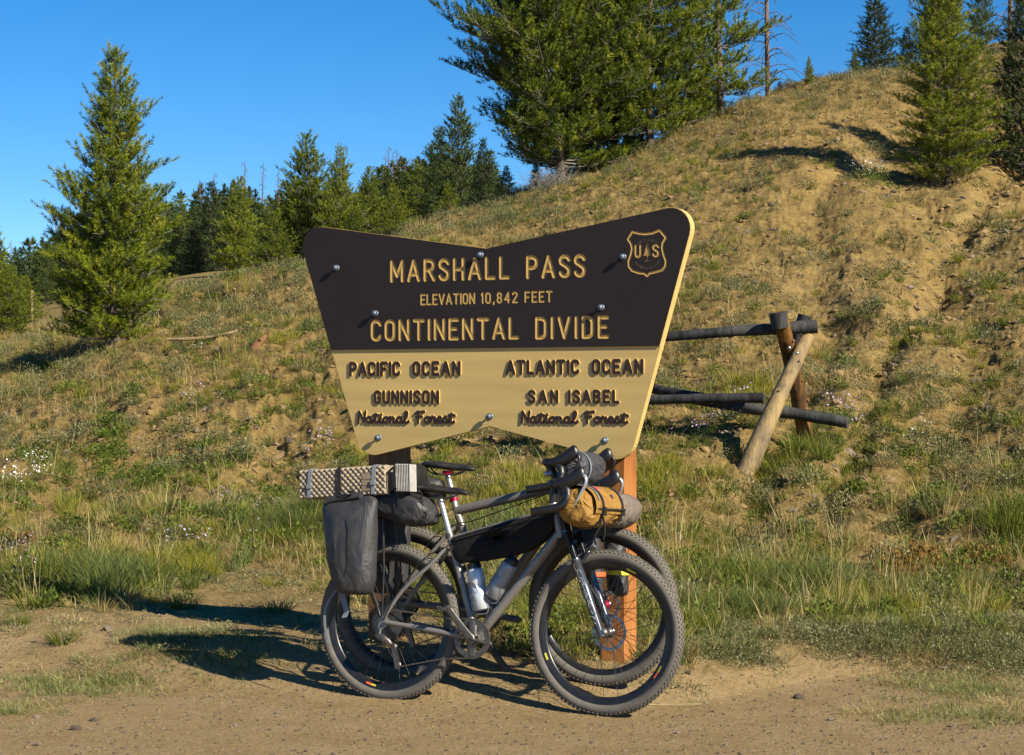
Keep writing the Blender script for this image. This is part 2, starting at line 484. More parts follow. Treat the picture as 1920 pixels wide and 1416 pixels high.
def make_ground_mat():
    m, nt, out = new_mat('earth')
    L = nt.links.new
    tc = N(nt, 'ShaderNodeTexCoord')
    veg = N(nt, 'ShaderNodeAttribute', attribute_name='veg')
    bk = N(nt, 'ShaderNodeAttribute', attribute_name='bank')
    def nz(sc, det=6.0, ro=.6, dist=0.0):
        n = N(nt, 'ShaderNodeTexNoise', i_Scale=sc, i_Detail=det, i_Roughness=ro, i_Distortion=dist); L(tc.outputs['Object'], n.inputs['Vector']); return n.outputs[0]
    big, mid, fine, grit = nz(.45, 5), nz(3.0, 8, .7), nz(28, 8, .75), nz(140, 3, .8)
    road = ramp(nt, mid, [(.25, (.30, .205, .095)), (.5, (.385, .275, .14)), (.75, (.43, .32, .18))])
    bank = ramp(nt, big, [(.3, (.29, .195, .068)), (.5, (.37, .25, .088)), (.7, (.36, .26, .115))])
    bank2 = ramp(nt, mid, [(.36, (.08, .052, .026)), (.45, (.25, .165, .062)), (.57, (.39, .275, .10)), (.72, (.46, .35, .17))])
    mb = N(nt, 'ShaderNodeMix', data_type='RGBA', i_0=.6); L(bank, mb.inputs[6]); L(bank2, mb.inputs[7])
    m1 = N(nt, 'ShaderNodeMix', data_type='RGBA'); L(bk.outputs['Fac'], m1.inputs[0]); L(road, m1.inputs[6]); L(mb.outputs[2], m1.inputs[7])
    lit = ramp(nt, fine, [(.3, (.12, .085, .03)), (.5, (.28, .20, .075)), (.7, (.44, .34, .15))])
    mul = N(nt, 'ShaderNodeMath', operation='MULTIPLY', i_1=.75); L(veg.outputs['Fac'], mul.inputs[0])
    m2 = N(nt, 'ShaderNodeMix', data_type='RGBA'); L(mul.outputs[0], m2.inputs[0]); L(m1.outputs[2], m2.inputs[6]); L(lit, m2.inputs[7])
    gr = ramp(nt, fine, [(.26, (.42, .40, .38)), (.42, (.85, .84, .83)), (.6, (1.0, 1.0, 1.0)), (.8, (1.22, 1.2, 1.18))], 1.0)
    m3 = N(nt, 'ShaderNodeMix', data_type='RGBA', blend_type='MULTIPLY', i_0=1.0); L(m2.outputs[2], m3.inputs[6]); L(gr, m3.inputs[7])
    g2 = ramp(nt, grit, [(.34, (.55, .52, .50)), (.46, (.95, .95, .95)), (.58, (1, 1, 1)), (.70, (1.45, 1.42, 1.38))], 1.0)
    m4 = N(nt, 'ShaderNodeMix', data_type='RGBA', blend_type='MULTIPLY', i_0=.8); L(m3.outputs[2], m4.inputs[6]); L(g2, m4.inputs[7])
    b = N(nt, 'ShaderNodeBsdfPrincipled', i_Roughness=.95); b.inputs['Specular IOR Level'].default_value = .1
    L(m4.outputs[2], b.inputs['Base Color'])
    b1 = N(nt, 'ShaderNodeBump', i_Strength=.8, i_Distance=.03); L(fine, b1.inputs['Height'])
    b2 = N(nt, 'ShaderNodeBump', i_Strength=.5, i_Distance=.004); L(grit, b2.inputs['Height']); L(b1.outputs[0], b2.inputs['Normal'])
    b3 = N(nt, 'ShaderNodeBump', i_Strength=.5, i_Distance=.14); L(mid, b3.inputs['Height']); L(b2.outputs[0], b3.inputs['Normal'])
    mrb = N(nt, 'ShaderNodeMath', operation='MULTIPLY', i_1=.6); L(bk.outputs['Fac'], mrb.inputs[0]); L(mrb.outputs[0], b3.inputs['Strength'])
    L(b3.outputs[0], b.inputs['Normal'])
    L(b.outputs[0], out.inputs[0])
    return m
MT['earth'] = make_ground_mat()

def build_terrain():
    a = np.concatenate([np.linspace(-1.1, -.30, 40), np.linspace(-.29, .29, 860), np.linspace(.30, 1.1, 40)])
    d = np.concatenate([np.linspace(3.0, 7.8, 10), np.geomspace(8.0, 13.0, 170), np.geomspace(13.06, 42, 330), np.geomspace(42.5, 520, 70)])
    A, D = np.meshgrid(a, d)
    X = A * D; Y = D
    Z = ground(X, Y)
    V = np.stack([X, Y, Z], -1).reshape(-1, 3)
    nr, nc = A.shape
    i = np.arange(nr - 1)[:, None] * nc + np.arange(nc - 1)[None]
    Fq = np.stack([i, i + 1, i + 1 + nc, i + nc], -1).reshape(-1, 4)
    veg = veg_amount(X, Y).ravel()
    bk = (sstep(11.5, 16, Y + fbm(X * .8, Y * .8, 5, 3) * 2.5)).ravel()
    me = np_mesh('hillside_ground', V, Fq, MT['earth'], True, {'veg': veg, 'bank': bk})
    tag(link('ground', me), kind='structure')
    mb = MB()
    mb.add([(-300, -300, -.03), (300, -300, -.03), (300, 3.1, -.03), (-300, 3.1, -.03)], [(0, 1, 2, 3)], 0, False)
    g = mb.build('road', MT['earth']); tag(g, kind='structure')
build_terrain()

# ------------------------------------------------------------------ lettering strokes
def arc(cx, cy, rx, ry, a0, a1, n=8):
    return [(cx + rx * math.cos(math.radians(a0 + (a1 - a0) * i / n)), cy + ry * math.sin(math.radians(a0 + (a1 - a0) * i / n))) for i in range(n + 1)]
W = .40
GL = {
 'A': (.50, [[(0, 0), (.25, 1), (.50, 0)], [(.10, .30), (.40, .30)]]),
 'B': (.42, [[(0, 0), (0, 1), (.20, 1)] + arc(.20, .76, .20, .24, 90, -90, 6) + [(0, .52)], [(.2, .52)] + arc(.20, .26, .22, .26, 90, -90, 6) + [(0, 0)]]),
 'C': (.42, [arc(.21, .78, .21, .22, 10, 180, 7) + arc(.21, .22, .21, .22, 180, 350, 7)]),
 'D': (.42, [[(0, 0), (0, 1), (.18, 1)] + arc(.18, .76, .24, .24, 90, 0, 5) + arc(.18, .24, .24, .24, 0, -90, 5) + [(0, 0)]]),
 'E': (.38, [[(.38, 0), (0, 0), (0, 1), (.38, 1)], [(0, .52), (.30, .52)]]),
 'F': (.38, [[(0, 0), (0, 1), (.38, 1)], [(0, .50), (.30, .50)]]),
 'G': (.42, [arc(.21, .78, .21, .22, 10, 180, 7) + arc(.21, .22, .21, .22, 180, 360, 7) + [(.42, .45), (.26, .45)]]),
 'H': (.42, [[(0, 0), (0, 1)], [(.42, 0), (.42, 1)], [(0, .50), (.42, .50)]]),
 'I': (.0, [[(0, 0), (0, 1)]]),
 'L': (.36, [[(0, 1), (0, 0), (.36, 0)]]),
 'M': (.54, [[(0, 0), (0, 1), (.27, .25), (.54, 1), (.54, 0)]]),
 'N': (.44, [[(0, 0), (0, 1), (.44, 0), (.44, 1)]]),
 'O': (.42, [arc(.21, .78, .21, .22, 0, 180, 8) + arc(.21, .22, .21, .22, 180, 360, 8) + [(.42, .78)]]),
 'P': (.42, [[(0, 0), (0, 1), (.20, 1)] + arc(.20, .73, .22, .27, 90, -90, 7) + [(0, .46)]]),
 'R': (.42, [[(0, 0), (0, 1), (.20, 1)] + arc(.20, .75, .22, .25, 90, -90, 7) + [(0, .50)], [(.2, .50), (.44, 0)]]),
 'S': (.40, [arc(.20, .77, .20, .23, 15, 180, 7) + [(.03, .66), (.2, .53), (.37, .38)] + arc(.20, .23, .20, .23, 20, -165, 8)]),
 'T': (.46, [[(0, 1), (.46, 1)], [(.23, 1), (.23, 0)]]),
 'U': (.42, [[(0, 1), (0, .22)] + arc(.21, .22, .21, .22, 180, 360, 7) + [(.42, 1)]]),
 'V': (.48, [[(0, 1), (.24, 0), (.48, 1)]]),
 '1': (.10, [[(0, .86), (.10, 1), (.10, 0)]]),
 '0': (.40, [arc(.20, .78, .20, .22, 0, 180, 7) + arc(.20, .22, .20, .22, 180, 360, 7) + [(.40, .78)]]),
 '8': (.40, [arc(.20, .76, .18, .24, 0, 360, 12), arc(.20, .26, .20, .26, 0, 360, 12)]),
 '4': (.42, [[(.32, 0), (.32, 1), (0, .30), (.42, .30)]]),
 '2': (.40, [arc(.20, .77, .20, .23, 165, -20, 7) + [(0, 0), (.40, 0)]]),
 ',': (.04, [[(.04, .06), (0, -.14)]]),
}
def cat(pts): return [(p.x, p.y) for p in spline([(a, b, 0) for a, b in pts], 4)]
GS = {
 'N': (.60, [[(0, 0), (.06, 1), (.46, .06), (.56, 1)]]),
 'a': (.58, [cat([(.42, .44), (.26, .52), (.08, .36), (.08, .12), (.22, 0), (.38, .14), (.44, .48)]), cat([(.44, .48), (.40, .12), (.48, 0), (.58, .10)])]),
 't': (.44, [cat([(0, .10), (.24, .80), (.18, .16), (.27, 0), (.44, .10)]), [(.02, .66), (.30, .72), (.48, .64)]]),
 'i': (.36, [cat([(0, .10), (.18, .50), (.13, .12), (.22, 0), (.36, .10)]), [(.22, .74), (.23, .75)]]),
 'o': (.50, [cat([(.24, .50), (.06, .36), (.06, .12), (.20, 0), (.36, .12), (.36, .38), (.24, .50), (.50, .42)])]),
 'n': (.56, [cat([(0, .42), (.10, .50), (.08, .02)]), cat([(.08, .10), (.22, .48), (.36, .42), (.34, .12), (.42, 0), (.56, .12)])]),
 'l': (.42, [cat([(0, .10), (.24, .55), (.30, .90), (.20, 1), (.12, .80), (.10, .20), (.20, 0), (.42, .14)])]),
 'F': (.66, [cat([(.28, .96), (.22, .5), (.18, 0)]), cat([(0, .80), (.16, .96), (.40, .94), (.66, 1)]), [(.06, .48), (.48, .56)]]),
 'r': (.48, [cat([(0, .10), (.12, .54), (.18, .42), (.34, .46), (.30, .12), (.38, 0), (.48, .10)])]),
 'e': (.44, [cat([(0, .14), (.24, .26), (.32, .42), (.20, .52), (.07, .34), (.10, .08), (.24, 0), (.44, .14)])]),
 's': (.44, [cat([(0, .06), (.20, .56), (.32, .26), (.28, .04), (.12, 0), (.04, .10)]), [(.26, .03), (.44, .12)]]),
}
def capsule(p, q, w, n=5):
    p, q = Vector(p), Vector(q)
    d = q - p
    a = math.atan2(d.y, d.x)
    r = [(p.x + w * math.cos(a + math.pi / 2 + math.pi * i / n), p.y + w * math.sin(a + math.pi / 2 + math.pi * i / n)) for i in range(n + 1)]
    r += [(q.x + w * math.cos(a - math.pi / 2 + math.pi * i / n), q.y + w * math.sin(a - math.pi / 2 + math.pi * i / n)) for i in range(n + 1)]
    return r
def word_segments(word, u0, u1, v0, h, font=None, w=.08):
    """letters of a word fitted between u0 and u1: list of (char, [segments])"""
    font = font or GL
    script = font is GS
    wd = w * h
    tot = sum(font[c][0] for c in word)
    span = (u1 - u0 - 2 * wd) / h
    if script:
        sx, gap = span / tot, 0
    else:
        sx = 1.0
        gap = (span - tot * sx) / max(len(word) - 1, 1)
        if gap < .24:
            sx = (span - .24 * (len(word) - 1)) / tot; gap = .24
    x = u0 + wd
    out = []
    for c in word:
        segs = []
        for st in font[c][1]:
            P = [(x + p[0] * sx * h, v0 + wd + p[1] * (h - 2 * wd)) for p in st]
            for i in range(len(P) - 1):
                if (P[i][0] - P[i + 1][0]) ** 2 + (P[i][1] - P[i + 1][1]) ** 2 > 1e-10:
                    segs.append((P[i], P[i + 1]))
        out.append((c, segs, wd))
        x += (font[c][0] * sx + gap) * h
    return out
def cdt(polys, pts_extra=(), edges_extra=()):
    V, Fc = [], []
    for P in polys:
        o = len(V); V += [Vector(p) for p in P]; Fc.append(list(range(o, o + len(P))))
    o = len(V); V += [Vector(p) for p in pts_extra]
    Ed = [(a + o, b + o) for a, b in edges_extra]
    r = geometry.delaunay_2d_cdt(V, Ed, Fc, 0, 1e-6, True)
    return r[0], r[2], r[5]
def seg_dist(p, s):
    a, b = Vector(s[0]), Vector(s[1])
    d = b - a
    t = max(0, min(1, (p - a).dot(d) / d.length_squared))
    return (p - a - d * t).length
def groove_letter(mb, segs, w, y, depth, mi=0):
    """V-shaped cut under the face y, into the board (+y)"""
    polys = [capsule(a, b, w) for a, b in segs]
    pts = []; eds = []
    for a, b in segs:
        eds.append((len(pts), len(pts) + 1)); pts += [a, b]
    v, f, of = cdt(polys, pts, eds)
    vv = []
    for p in v:
        d = min(seg_dist(p, s) for s in segs)
        vv.append((p.x, y + depth * max(0, 1 - d / w), p.y))
    mb.add(vv, [t for t, o in zip(f, of) if o], mi, False)
    return polys
def raised_letter(mb, segs, w, y0, y1, mi_top=0, mi_side=1):
    polys = [capsule(a, b, w) for a, b in segs]
    v, f, of = cdt(polys)
    f = [tuple(t) for t, o in zip(f, of) if o]
    n = len(v)
    cnt = {}
    for t in f:
        for i in range(3):
            a, b = t[i], t[(i + 1) % 3]
            cnt[(a, b)] = 1
    side = [(b, a, a + n, b + n) for (a, b) in cnt if (b, a) not in cnt]
    V = [(p.x, y1, p.y) for p in v] + [(p.x, y0, p.y) for p in v]
    mb.add(V, f, mi_top, False)
    mb.add(V, side, mi_side, False)

# ------------------------------------------------------------------ the pass sign
def fillet(P, R, n=8):
    out = []
    m = len(P)
    for i in range(m):
        p, a, b = Vector(P[i]), Vector(P[i - 1]), Vector(P[(i + 1) % m])
        r = R[i]
        if r <= 0: out.append((p.x, p.y)); continue
        da, db = (a - p).normalized(), (b - p).normalized()
        ang = math.acos(max(-1, min(1, da.dot(db))))
        t = r / math.tan(ang / 2)
        c = p + (da + db).normalized() * (r / math.sin(ang / 2))
        s = p + da * t - c; e = p + db * t - c
        a0 = math.atan2(s.y, s.x); a1 = math.atan2(e.y, e.x)
        while a1 - a0 > math.pi: a1 -= 2 * math.pi
        while a1 - a0 < -math.pi: a1 += 2 * math.pi
        for k in range(n + 1):
            q = a0 + (a1 - a0) * k / n
            out.append((c.x + r * math.cos(q), c.y + r * math.sin(q)))
    return out
def build_sign():
    K = 1.036
    def S(u, v): return (u * K, EYE + (v - EYE) * K)
    root = empty('pass_sign', Matrix.Translation((-.119, 10.05, 0)) @ Matrix.Rotation(-math.radians(27), 4, 'Z'))
    tag(root, 'large brown and tan winged wooden sign reading MARSHALL PASS on two posts', 'sign')
    out = [S(-1.092, 2.306), S(-.703, 1.127), S(.012, 1.292), S(.735, 1.121), S(1.085, 2.322), S(-.006, 2.143)]
    body = fillet(out, [.10, .11, .02, .11, .10, 0.0])
    lo, hi = S(0, 1.665)[1], None
    b = MB(); b.prism(body, 0.0, .042, 0, 0)
    b.build('board', MT['tan_paint'], root)
    # dark upper field: same outline above the dividing line, 7 mm proud
    up = []
    n = len(body)
    for i in range(n):
        p, q = body[i], body[(i + 1) % n]
        if p[1] >= lo: up.append(p)
        if (p[1] - lo) * (q[1] - lo) < 0:
            t = (lo - p[1]) / (q[1] - p[1]); up.append((p[0] + (q[0] - p[0]) * t, lo))
    cx = sum(p[0] for p in up) / len(up)
    up = [(p[0] * .9985, p[1] - (.0015 if p[1] > lo + .01 else 0)) for p in up]
    Y = -.008
    words = [('MARSHALL', -.538, .123, 1.991, .112, .085), ('PASS', .208, .522, 1.989, .112, .085),
             ('ELEVATION', -.367, -.063, 1.877, .056, .09), ('10,842', -.034, .166, 1.877, .056, .09), ('FEET', .20, .349, 1.877, .056, .09),
             ('CONTINENTAL', -.648, .172, 1.704, .108, .085), ('DIVIDE', .256, .640, 1.702, .108, .085)]
    holes = []
    lm = []
    for wd, u0, u1, v0, h, w in words:
        a, b0 = S(u0, v0), S(u1, v0)
        for c, segs, ww in word_segments(wd, a[0], b0[0], a[1], h * K, None, w):
            mb = MB()
            polys = groove_letter(mb, segs, ww, Y, min(.0032, ww * .34))
            holes += polys
            lm.append(mb)
    # shield emblem, cut the same way
    sh = [(.735, 2.160), (.759, 2.194), (.793, 2.184), (.826, 2.181), (.860, 2.184), (.893, 2.196), (.924, 2.161), (.909, 2.138), (.905, 2.115), (.912, 2.085), (.924, 2.053), (.921, 2.030), (.906, 2.013), (.870, 2.004), (.846, 2.000), (.831, 1.988),
          (.816, 2.000), (.790, 2.003), (.756, 2.014), (.739, 2.035), (.738, 2.059), (.750, 2.090), (.756, 2.115), (.750, 2.140), (.735, 2.160)]
    sh = [S(*p) for p in sh]
    shield = MB()
    holes += groove_letter(shield, [(sh[i], sh[i + 1]) for i in range(len(sh) - 1)], .0056, Y, .002)
    for c, u0, u1 in (('U', .768, .803), ('S', .856, .892)):
        for _, segs, ww in word_segments(c, S(u0, 0)[0], S(u1, 0)[0], S(0, 2.072)[1], .062 * K, None, .09):
            holes += groove_letter(shield, segs, ww, Y, .0015)
    tree = [(.831, 2.151), (.838, 2.128), (.836, 2.127), (.846, 2.103), (.843, 2.102), (.853, 2.080), (.834, 2.082), (.835, 2.062), (.847, 2.055), (.816, 2.055), (.828, 2.062), (.828, 2.082), (.809, 2.080), (.819, 2.102), (.816, 2.103), (.826, 2.127), (.824, 2.128)]
    tree = [S(*p) for p in tree]
    tree.reverse()
    holes.append(tree)
    v, f, of = cdt([tree]); shield.add([(p.x, Y + .003, p.y) for p in v], [t for t, o in zip(f, of) if o], 0, False)
    # field sheet with the letters left open, and its rim
    v, f, of = cdt([up] + holes)
    d = MB()
    d.add([(p.x, Y, p.y) for p in v], [t for t, o in zip(f, of) if o == [0] or list(o) == [0]], 0, False)
    m = len(up)
    d.add([(p[0], Y, p[1]) for p in up] + [(p[0], -.0004, p[1]) for p in up], [((i + 1) % m, i, m + i, m + (i + 1) % m) for i in range(m)], 1, False)
    d.build('upper_field', [MT['dark_paint'], MT['tan_paint']], root)
    for mb in lm:
        mb.build('carved_letter', MT['gold'], root)
    e = shield.build('shield_emblem', MT['gold'], root)
    # small ring lettering inside the shield
    ring = MB()
    for txt, rr, a0, a1, cy, flip in (('FOREST SERVICE', .084, 128, 52, 2.076, 1), ('DEPARTMENT OF AGRICULTURE', .082, 218, 322, 2.100, -1)):
        c0 = S(.831, cy)
        for i, ch in enumerate(txt):
            if ch == ' ': continue
            a = math.radians(a0 + (a1 - a0) * i / (len(txt) - 1))
            px_, py_ = c0[0] + rr * math.cos(a) * .95, c0[1] + rr * math.sin(a) * (.95 if flip > 0 else .98)
            t = (a - math.pi / 2) if flip > 0 else (a + math.pi / 2)
            ct, st = math.cos(t), math.sin(t)
            hh = .0105
            segs = []
            for stt in GL[ch][1]:
                P = [((q[0] - GL[ch][0] / 2) * hh * .8, (q[1] - .5) * hh) for q in stt]
                P = [(px_ + x * ct - y * st, py_ + x * st + y * ct) for x, y in P]
                segs += [(P[k], P[k + 1]) for k in range(len(P) - 1)]
            raised_letter(ring, segs, .0007, Y - .0002, Y - .0008, 0, 0)
    ring.build('ring_lettering', simple('faded_lettering', (.10, .075, .05), .6), e)
    # raised brown letters on the tan field
    lows = [('PACIFIC', -.774, -.480, 1.533, .073, GL, .11), ('OCEAN', -.414, -.145, 1.533, .073, GL, .11), ('ATLANTIC', .098, .487, 1.536, .072, GL, .11), ('OCEAN', .548, .812, 1.536, .072, GL, .11),
            ('GUNNISON', -.632, -.263, 1.396, .069, GL, .11), ('SAN', .217, .377, 1.400, .066, GL, .11), ('ISABEL', .427, .692, 1.400, .066, GL, .11),
            ('National', -.727, -.426, 1.298, .068, GS, .105), ('Forest', -.402, -.174, 1.300, .068, GS, .105), ('National', .177, .484, 1.303, .066, GS, .105), ('Forest', .504, .737, 1.304, .066, GS, .105)]
    for wd, u0, u1, v0, h, fn, w in lows:
        a, b0 = S(u0, v0), S(u1, v0)
        for c, segs, ww in word_segments(wd, a[0], b0[0], a[1], h * K, fn, w):
            mb = MB()
            raised_letter(mb, segs, ww, .0005, -.0062)
            mb.build('raised_letter', [MT['letter_paint'], MT['tan_paint']], root)
    for u, vv in ((-.845, 2.073), (-.035, 2.112), (.711, 2.079), (-.62, 1.843), (.60, 1.847), (.012, 1.338), (-.607, 1.231), (.616, 1.229)):
        p = S(u, vv)
        y0 = Y if vv > 1.67 else 0
        mb = MB()
        mb.lathe([(0, -.030), (.007, -.029), (.012, -.025), (.0145, -.019), (.0135, -.016), (.006, -.015), (.006, .001)], (p[0], y0, p[1]), 'Y', 14, 0)
        mb.lathe([(.006, -.0045), (.016, -.0040), (.0165, -.0005)], (p[0], y0, p[1]), 'Y', 14, 0)
        mb.box((p[0], y0 - .0302, p[1]), (.009, .0015, .003), 1)
        mb.build('bolt', [MT['bolt'], MT['black']], root)
    # posts behind the board
    for u0, u1, top, mat, dep in ((-.690, -.560, 1.95, 'post_old', .20), (.575, .692, 1.95, 'post', .15)):
        x0, x1 = u0 * K, u1 * K
        mb = MB(); mb.prism([(x0, -.35), (x1, -.35), (x1, top), (x0, top)], .0425, .0425 + dep)
        mb.build('post', MT[mat], root, bevel=.004)
build_sign()

# ------------------------------------------------------------------ bicycles (local: x forward, y away from the lens side, z up)
def bike_matrix(x, y, z, yaw, lean):
    return Matrix.Translation((x, y, z)) @ Matrix.Rotation(-math.radians(yaw), 4, 'Z') @ Matrix.Rotation(-math.radians(lean), 4, 'X')

def make_wheel(root, cx, cz, R, tw, yaw=0.0, rotor=0.0, rotor_side=-1, hubmat='black', cassette=False, seed=1, decals=(), rimd=.040):
    """wheel > tyre, tread_knobs, rim, spokes, brake_rotor, cassette; everything round its own centre"""
    w = MB()
    w.lathe([(0, -.052), (.009, -.052), (.010, -.045), (.022, -.040), (.024, -.028), (.015, -.024), (.014, .024), (.024, .028), (.022, .040), (.010, .045), (.009, .052), (0, .052)], n=20)
    wh = w.build('wheel', MT[hubmat], root)
    wh.location = (cx, 0, cz)
    wh.rotation_euler = (0, 0, yaw)
    r = tw / 2
    Rr = R - tw + .006                       # bead radius
    cR = R - r * .98
    prof = []
    for k in range(17):
        a = math.radians(-150 + 300 * k / 16)
        prof.append((cR + r * .95 * math.cos(a), r * math.sin(a)))
    t = MB(); t.lathe(prof, n=96, closed=True)
    t.build('tyre', MT['tyre'], wh)
    kn = MB()
    nk = 104
    rnd = random.Random(seed)
    for k in range(nk):
        for row, (ang, s) in enumerate(((0, (.0055, .008, .008)), (24, (.0055, .006, .0075)), (-24, (.0055, .006, .0075)), (47, (.0055, .0065, .008)), (-47, (.0055, .0065, .008)))):
            a = 2 * math.pi * (k + (.5 if row in (1, 2) else 0)) / nk
            q = math.radians(ang)
            rad = cR + r * math.cos(q) + .0005; y = (r + .0005) * math.sin(q)
            rot = Matrix.Rotation(-a, 3, 'Y') @ Matrix.Rotation(q, 3, 'Z')
            kn.box((rad * math.cos(a), y, rad * math.sin(a)), s, 0, rot)
    ko = kn.build('tread_knobs', MT['knob'], wh); ko['kind'] = 'stuff'
    rm = MB()
    rw = .0155
    rm.lathe([(Rr + .010, -rw), (Rr, -rw - .001), (Rr - .012, -rw + .001), (Rr - rimd + .006, -.007), (Rr - rimd, -.004), (Rr - rimd, .004), (Rr - rimd + .006, .007), (Rr - .012, rw - .001), (Rr, rw + .001), (Rr + .010, rw)], n=96, closed=True)
    for a0, ln, mt in decals:
        for k in range(4):
            a = math.radians(a0 + k * ln / 4); a2 = math.radians(a0 + (k + 1) * ln / 4)
            v = []
            for aa in (a, a2):
                for rr, yy in ((Rr - .020, -.0135), (Rr - .011, -rw - .0012)):
                    v.append((rr * math.cos(aa), yy - .0012, rr * math.sin(aa)))
            rm.add(v, [(0, 2, 3, 1)], 1 + (mt if k < 2 or mt == 1 else 1 - 0), False)
    rm.build('rim', [MT['rim'], MT['orange'], simple('rim_label', (.55, .50, .04), .6)], wh)
    sp = MB()
    ns = 28
    for k in range(ns):
        side = -1 if k % 2 else 1
        ph = 2 * math.pi * k / ns
        hub_a = ph + (.85 if (k // 2) % 2 else -.85)
        sp.tube([(.020 * math.cos(hub_a), side * .034, .020 * math.sin(hub_a)), ((Rr - rimd) * math.cos(ph), side * .003, (Rr - rimd) * math.sin(ph))], .00125, 5, cap=False)
    so = sp.build('spokes', MT['spoke'], wh)
    if rotor:
        ro = MB()
        y = rotor_side * .043
        ro.lathe([(rotor - .013, y - .0009), (rotor, y - .0009), (rotor, y + .0009), (rotor - .013, y + .0009)], n=60, closed=True, smooth=False)
        for k in range(6):
            a = 2 * math.pi * k / 6
            ro.tube([(.022 * math.cos(a), y, .022 * math.sin(a)), ((rotor - .010) * math.cos(a + .45), y, (rotor - .010) * math.sin(a + .45))], .0028, 5)
        ro.lathe([(.012, y - .003), (.026, y - .003), (.026, y + .003), (.012, y + .003)], n=20, closed=True)
        ro.build('brake_rotor', MT['rotor'], wh)
    if cassette:
        ca = MB()
        for k in range(10):
            rr = .080 - k * .0062
            y = -.020 - k * .0033
            for j in range(0, 36):
                a = 2 * math.pi * j / 36; b = 2 * math.pi * (j + .55) / 36; c = 2 * math.pi * (j + 1) / 36
                ca.add([(.016 * math.cos(a), y, .016 * math.sin(a)), (rr * math.cos(a), y, rr * math.sin(a)), ((rr + .004) * math.cos((a + b) / 2), y, (rr + .004) * math.sin((a + b) / 2)), (rr * math.cos(b), y, rr * math.sin(b)), (rr * math.cos(c), y, rr * math.sin(c)), (.016 * math.cos(c), y, .016 * math.sin(c))], [(0, 1, 2, 3, 4, 5)], 0, False)
        ca.build('cassette', MT['steel'], wh)
    return wh

def make_pedal(parent, c):
    p = MB()
    s = -1 if c[1] < 0 else 1
    p.tube([(c[0], c[1], c[2]), (c[0], c[1] + s * .055, c[2])], .006, 8)
    y = c[1] + s * .032
    p.box((c[0], y, c[2]), (.030, .034, .016))
    for k in (-1, 1):
        p.tube([(c[0] + k * .028, y - .022, c[2] + .006), (c[0] + k * .034, y, c[2] + .010), (c[0] + k * .028, y + .022, c[2] + .006)], .0028, 6)
        p.tube([(c[0] + k * .010, y - .026, c[2] - .004), (c[0] + k * .028, y - .022, c[2] + .006)], .003, 6)
    return p.build('pedal', MT['steel'], parent)

def chain_run(pts, pitch=.0127):
    """links as small plates along a path"""
    P = [Vector(p) for p in pts]
    mb = MB()
    acc = 0; k = 0
    for i in range(len(P) - 1):
        d = P[i + 1] - P[i]; L = d.length; d.normalize()
        while acc < L:
            c = P[i] + d * acc
            an = math.atan2(d.z, d.x)
            mb.box(c, (.0125, .0075 if k % 2 else .0048, .0062), 0, Matrix.Rotation(-an, 3, 'Y'))
            acc += pitch; k += 1
        acc -= L
    return mb

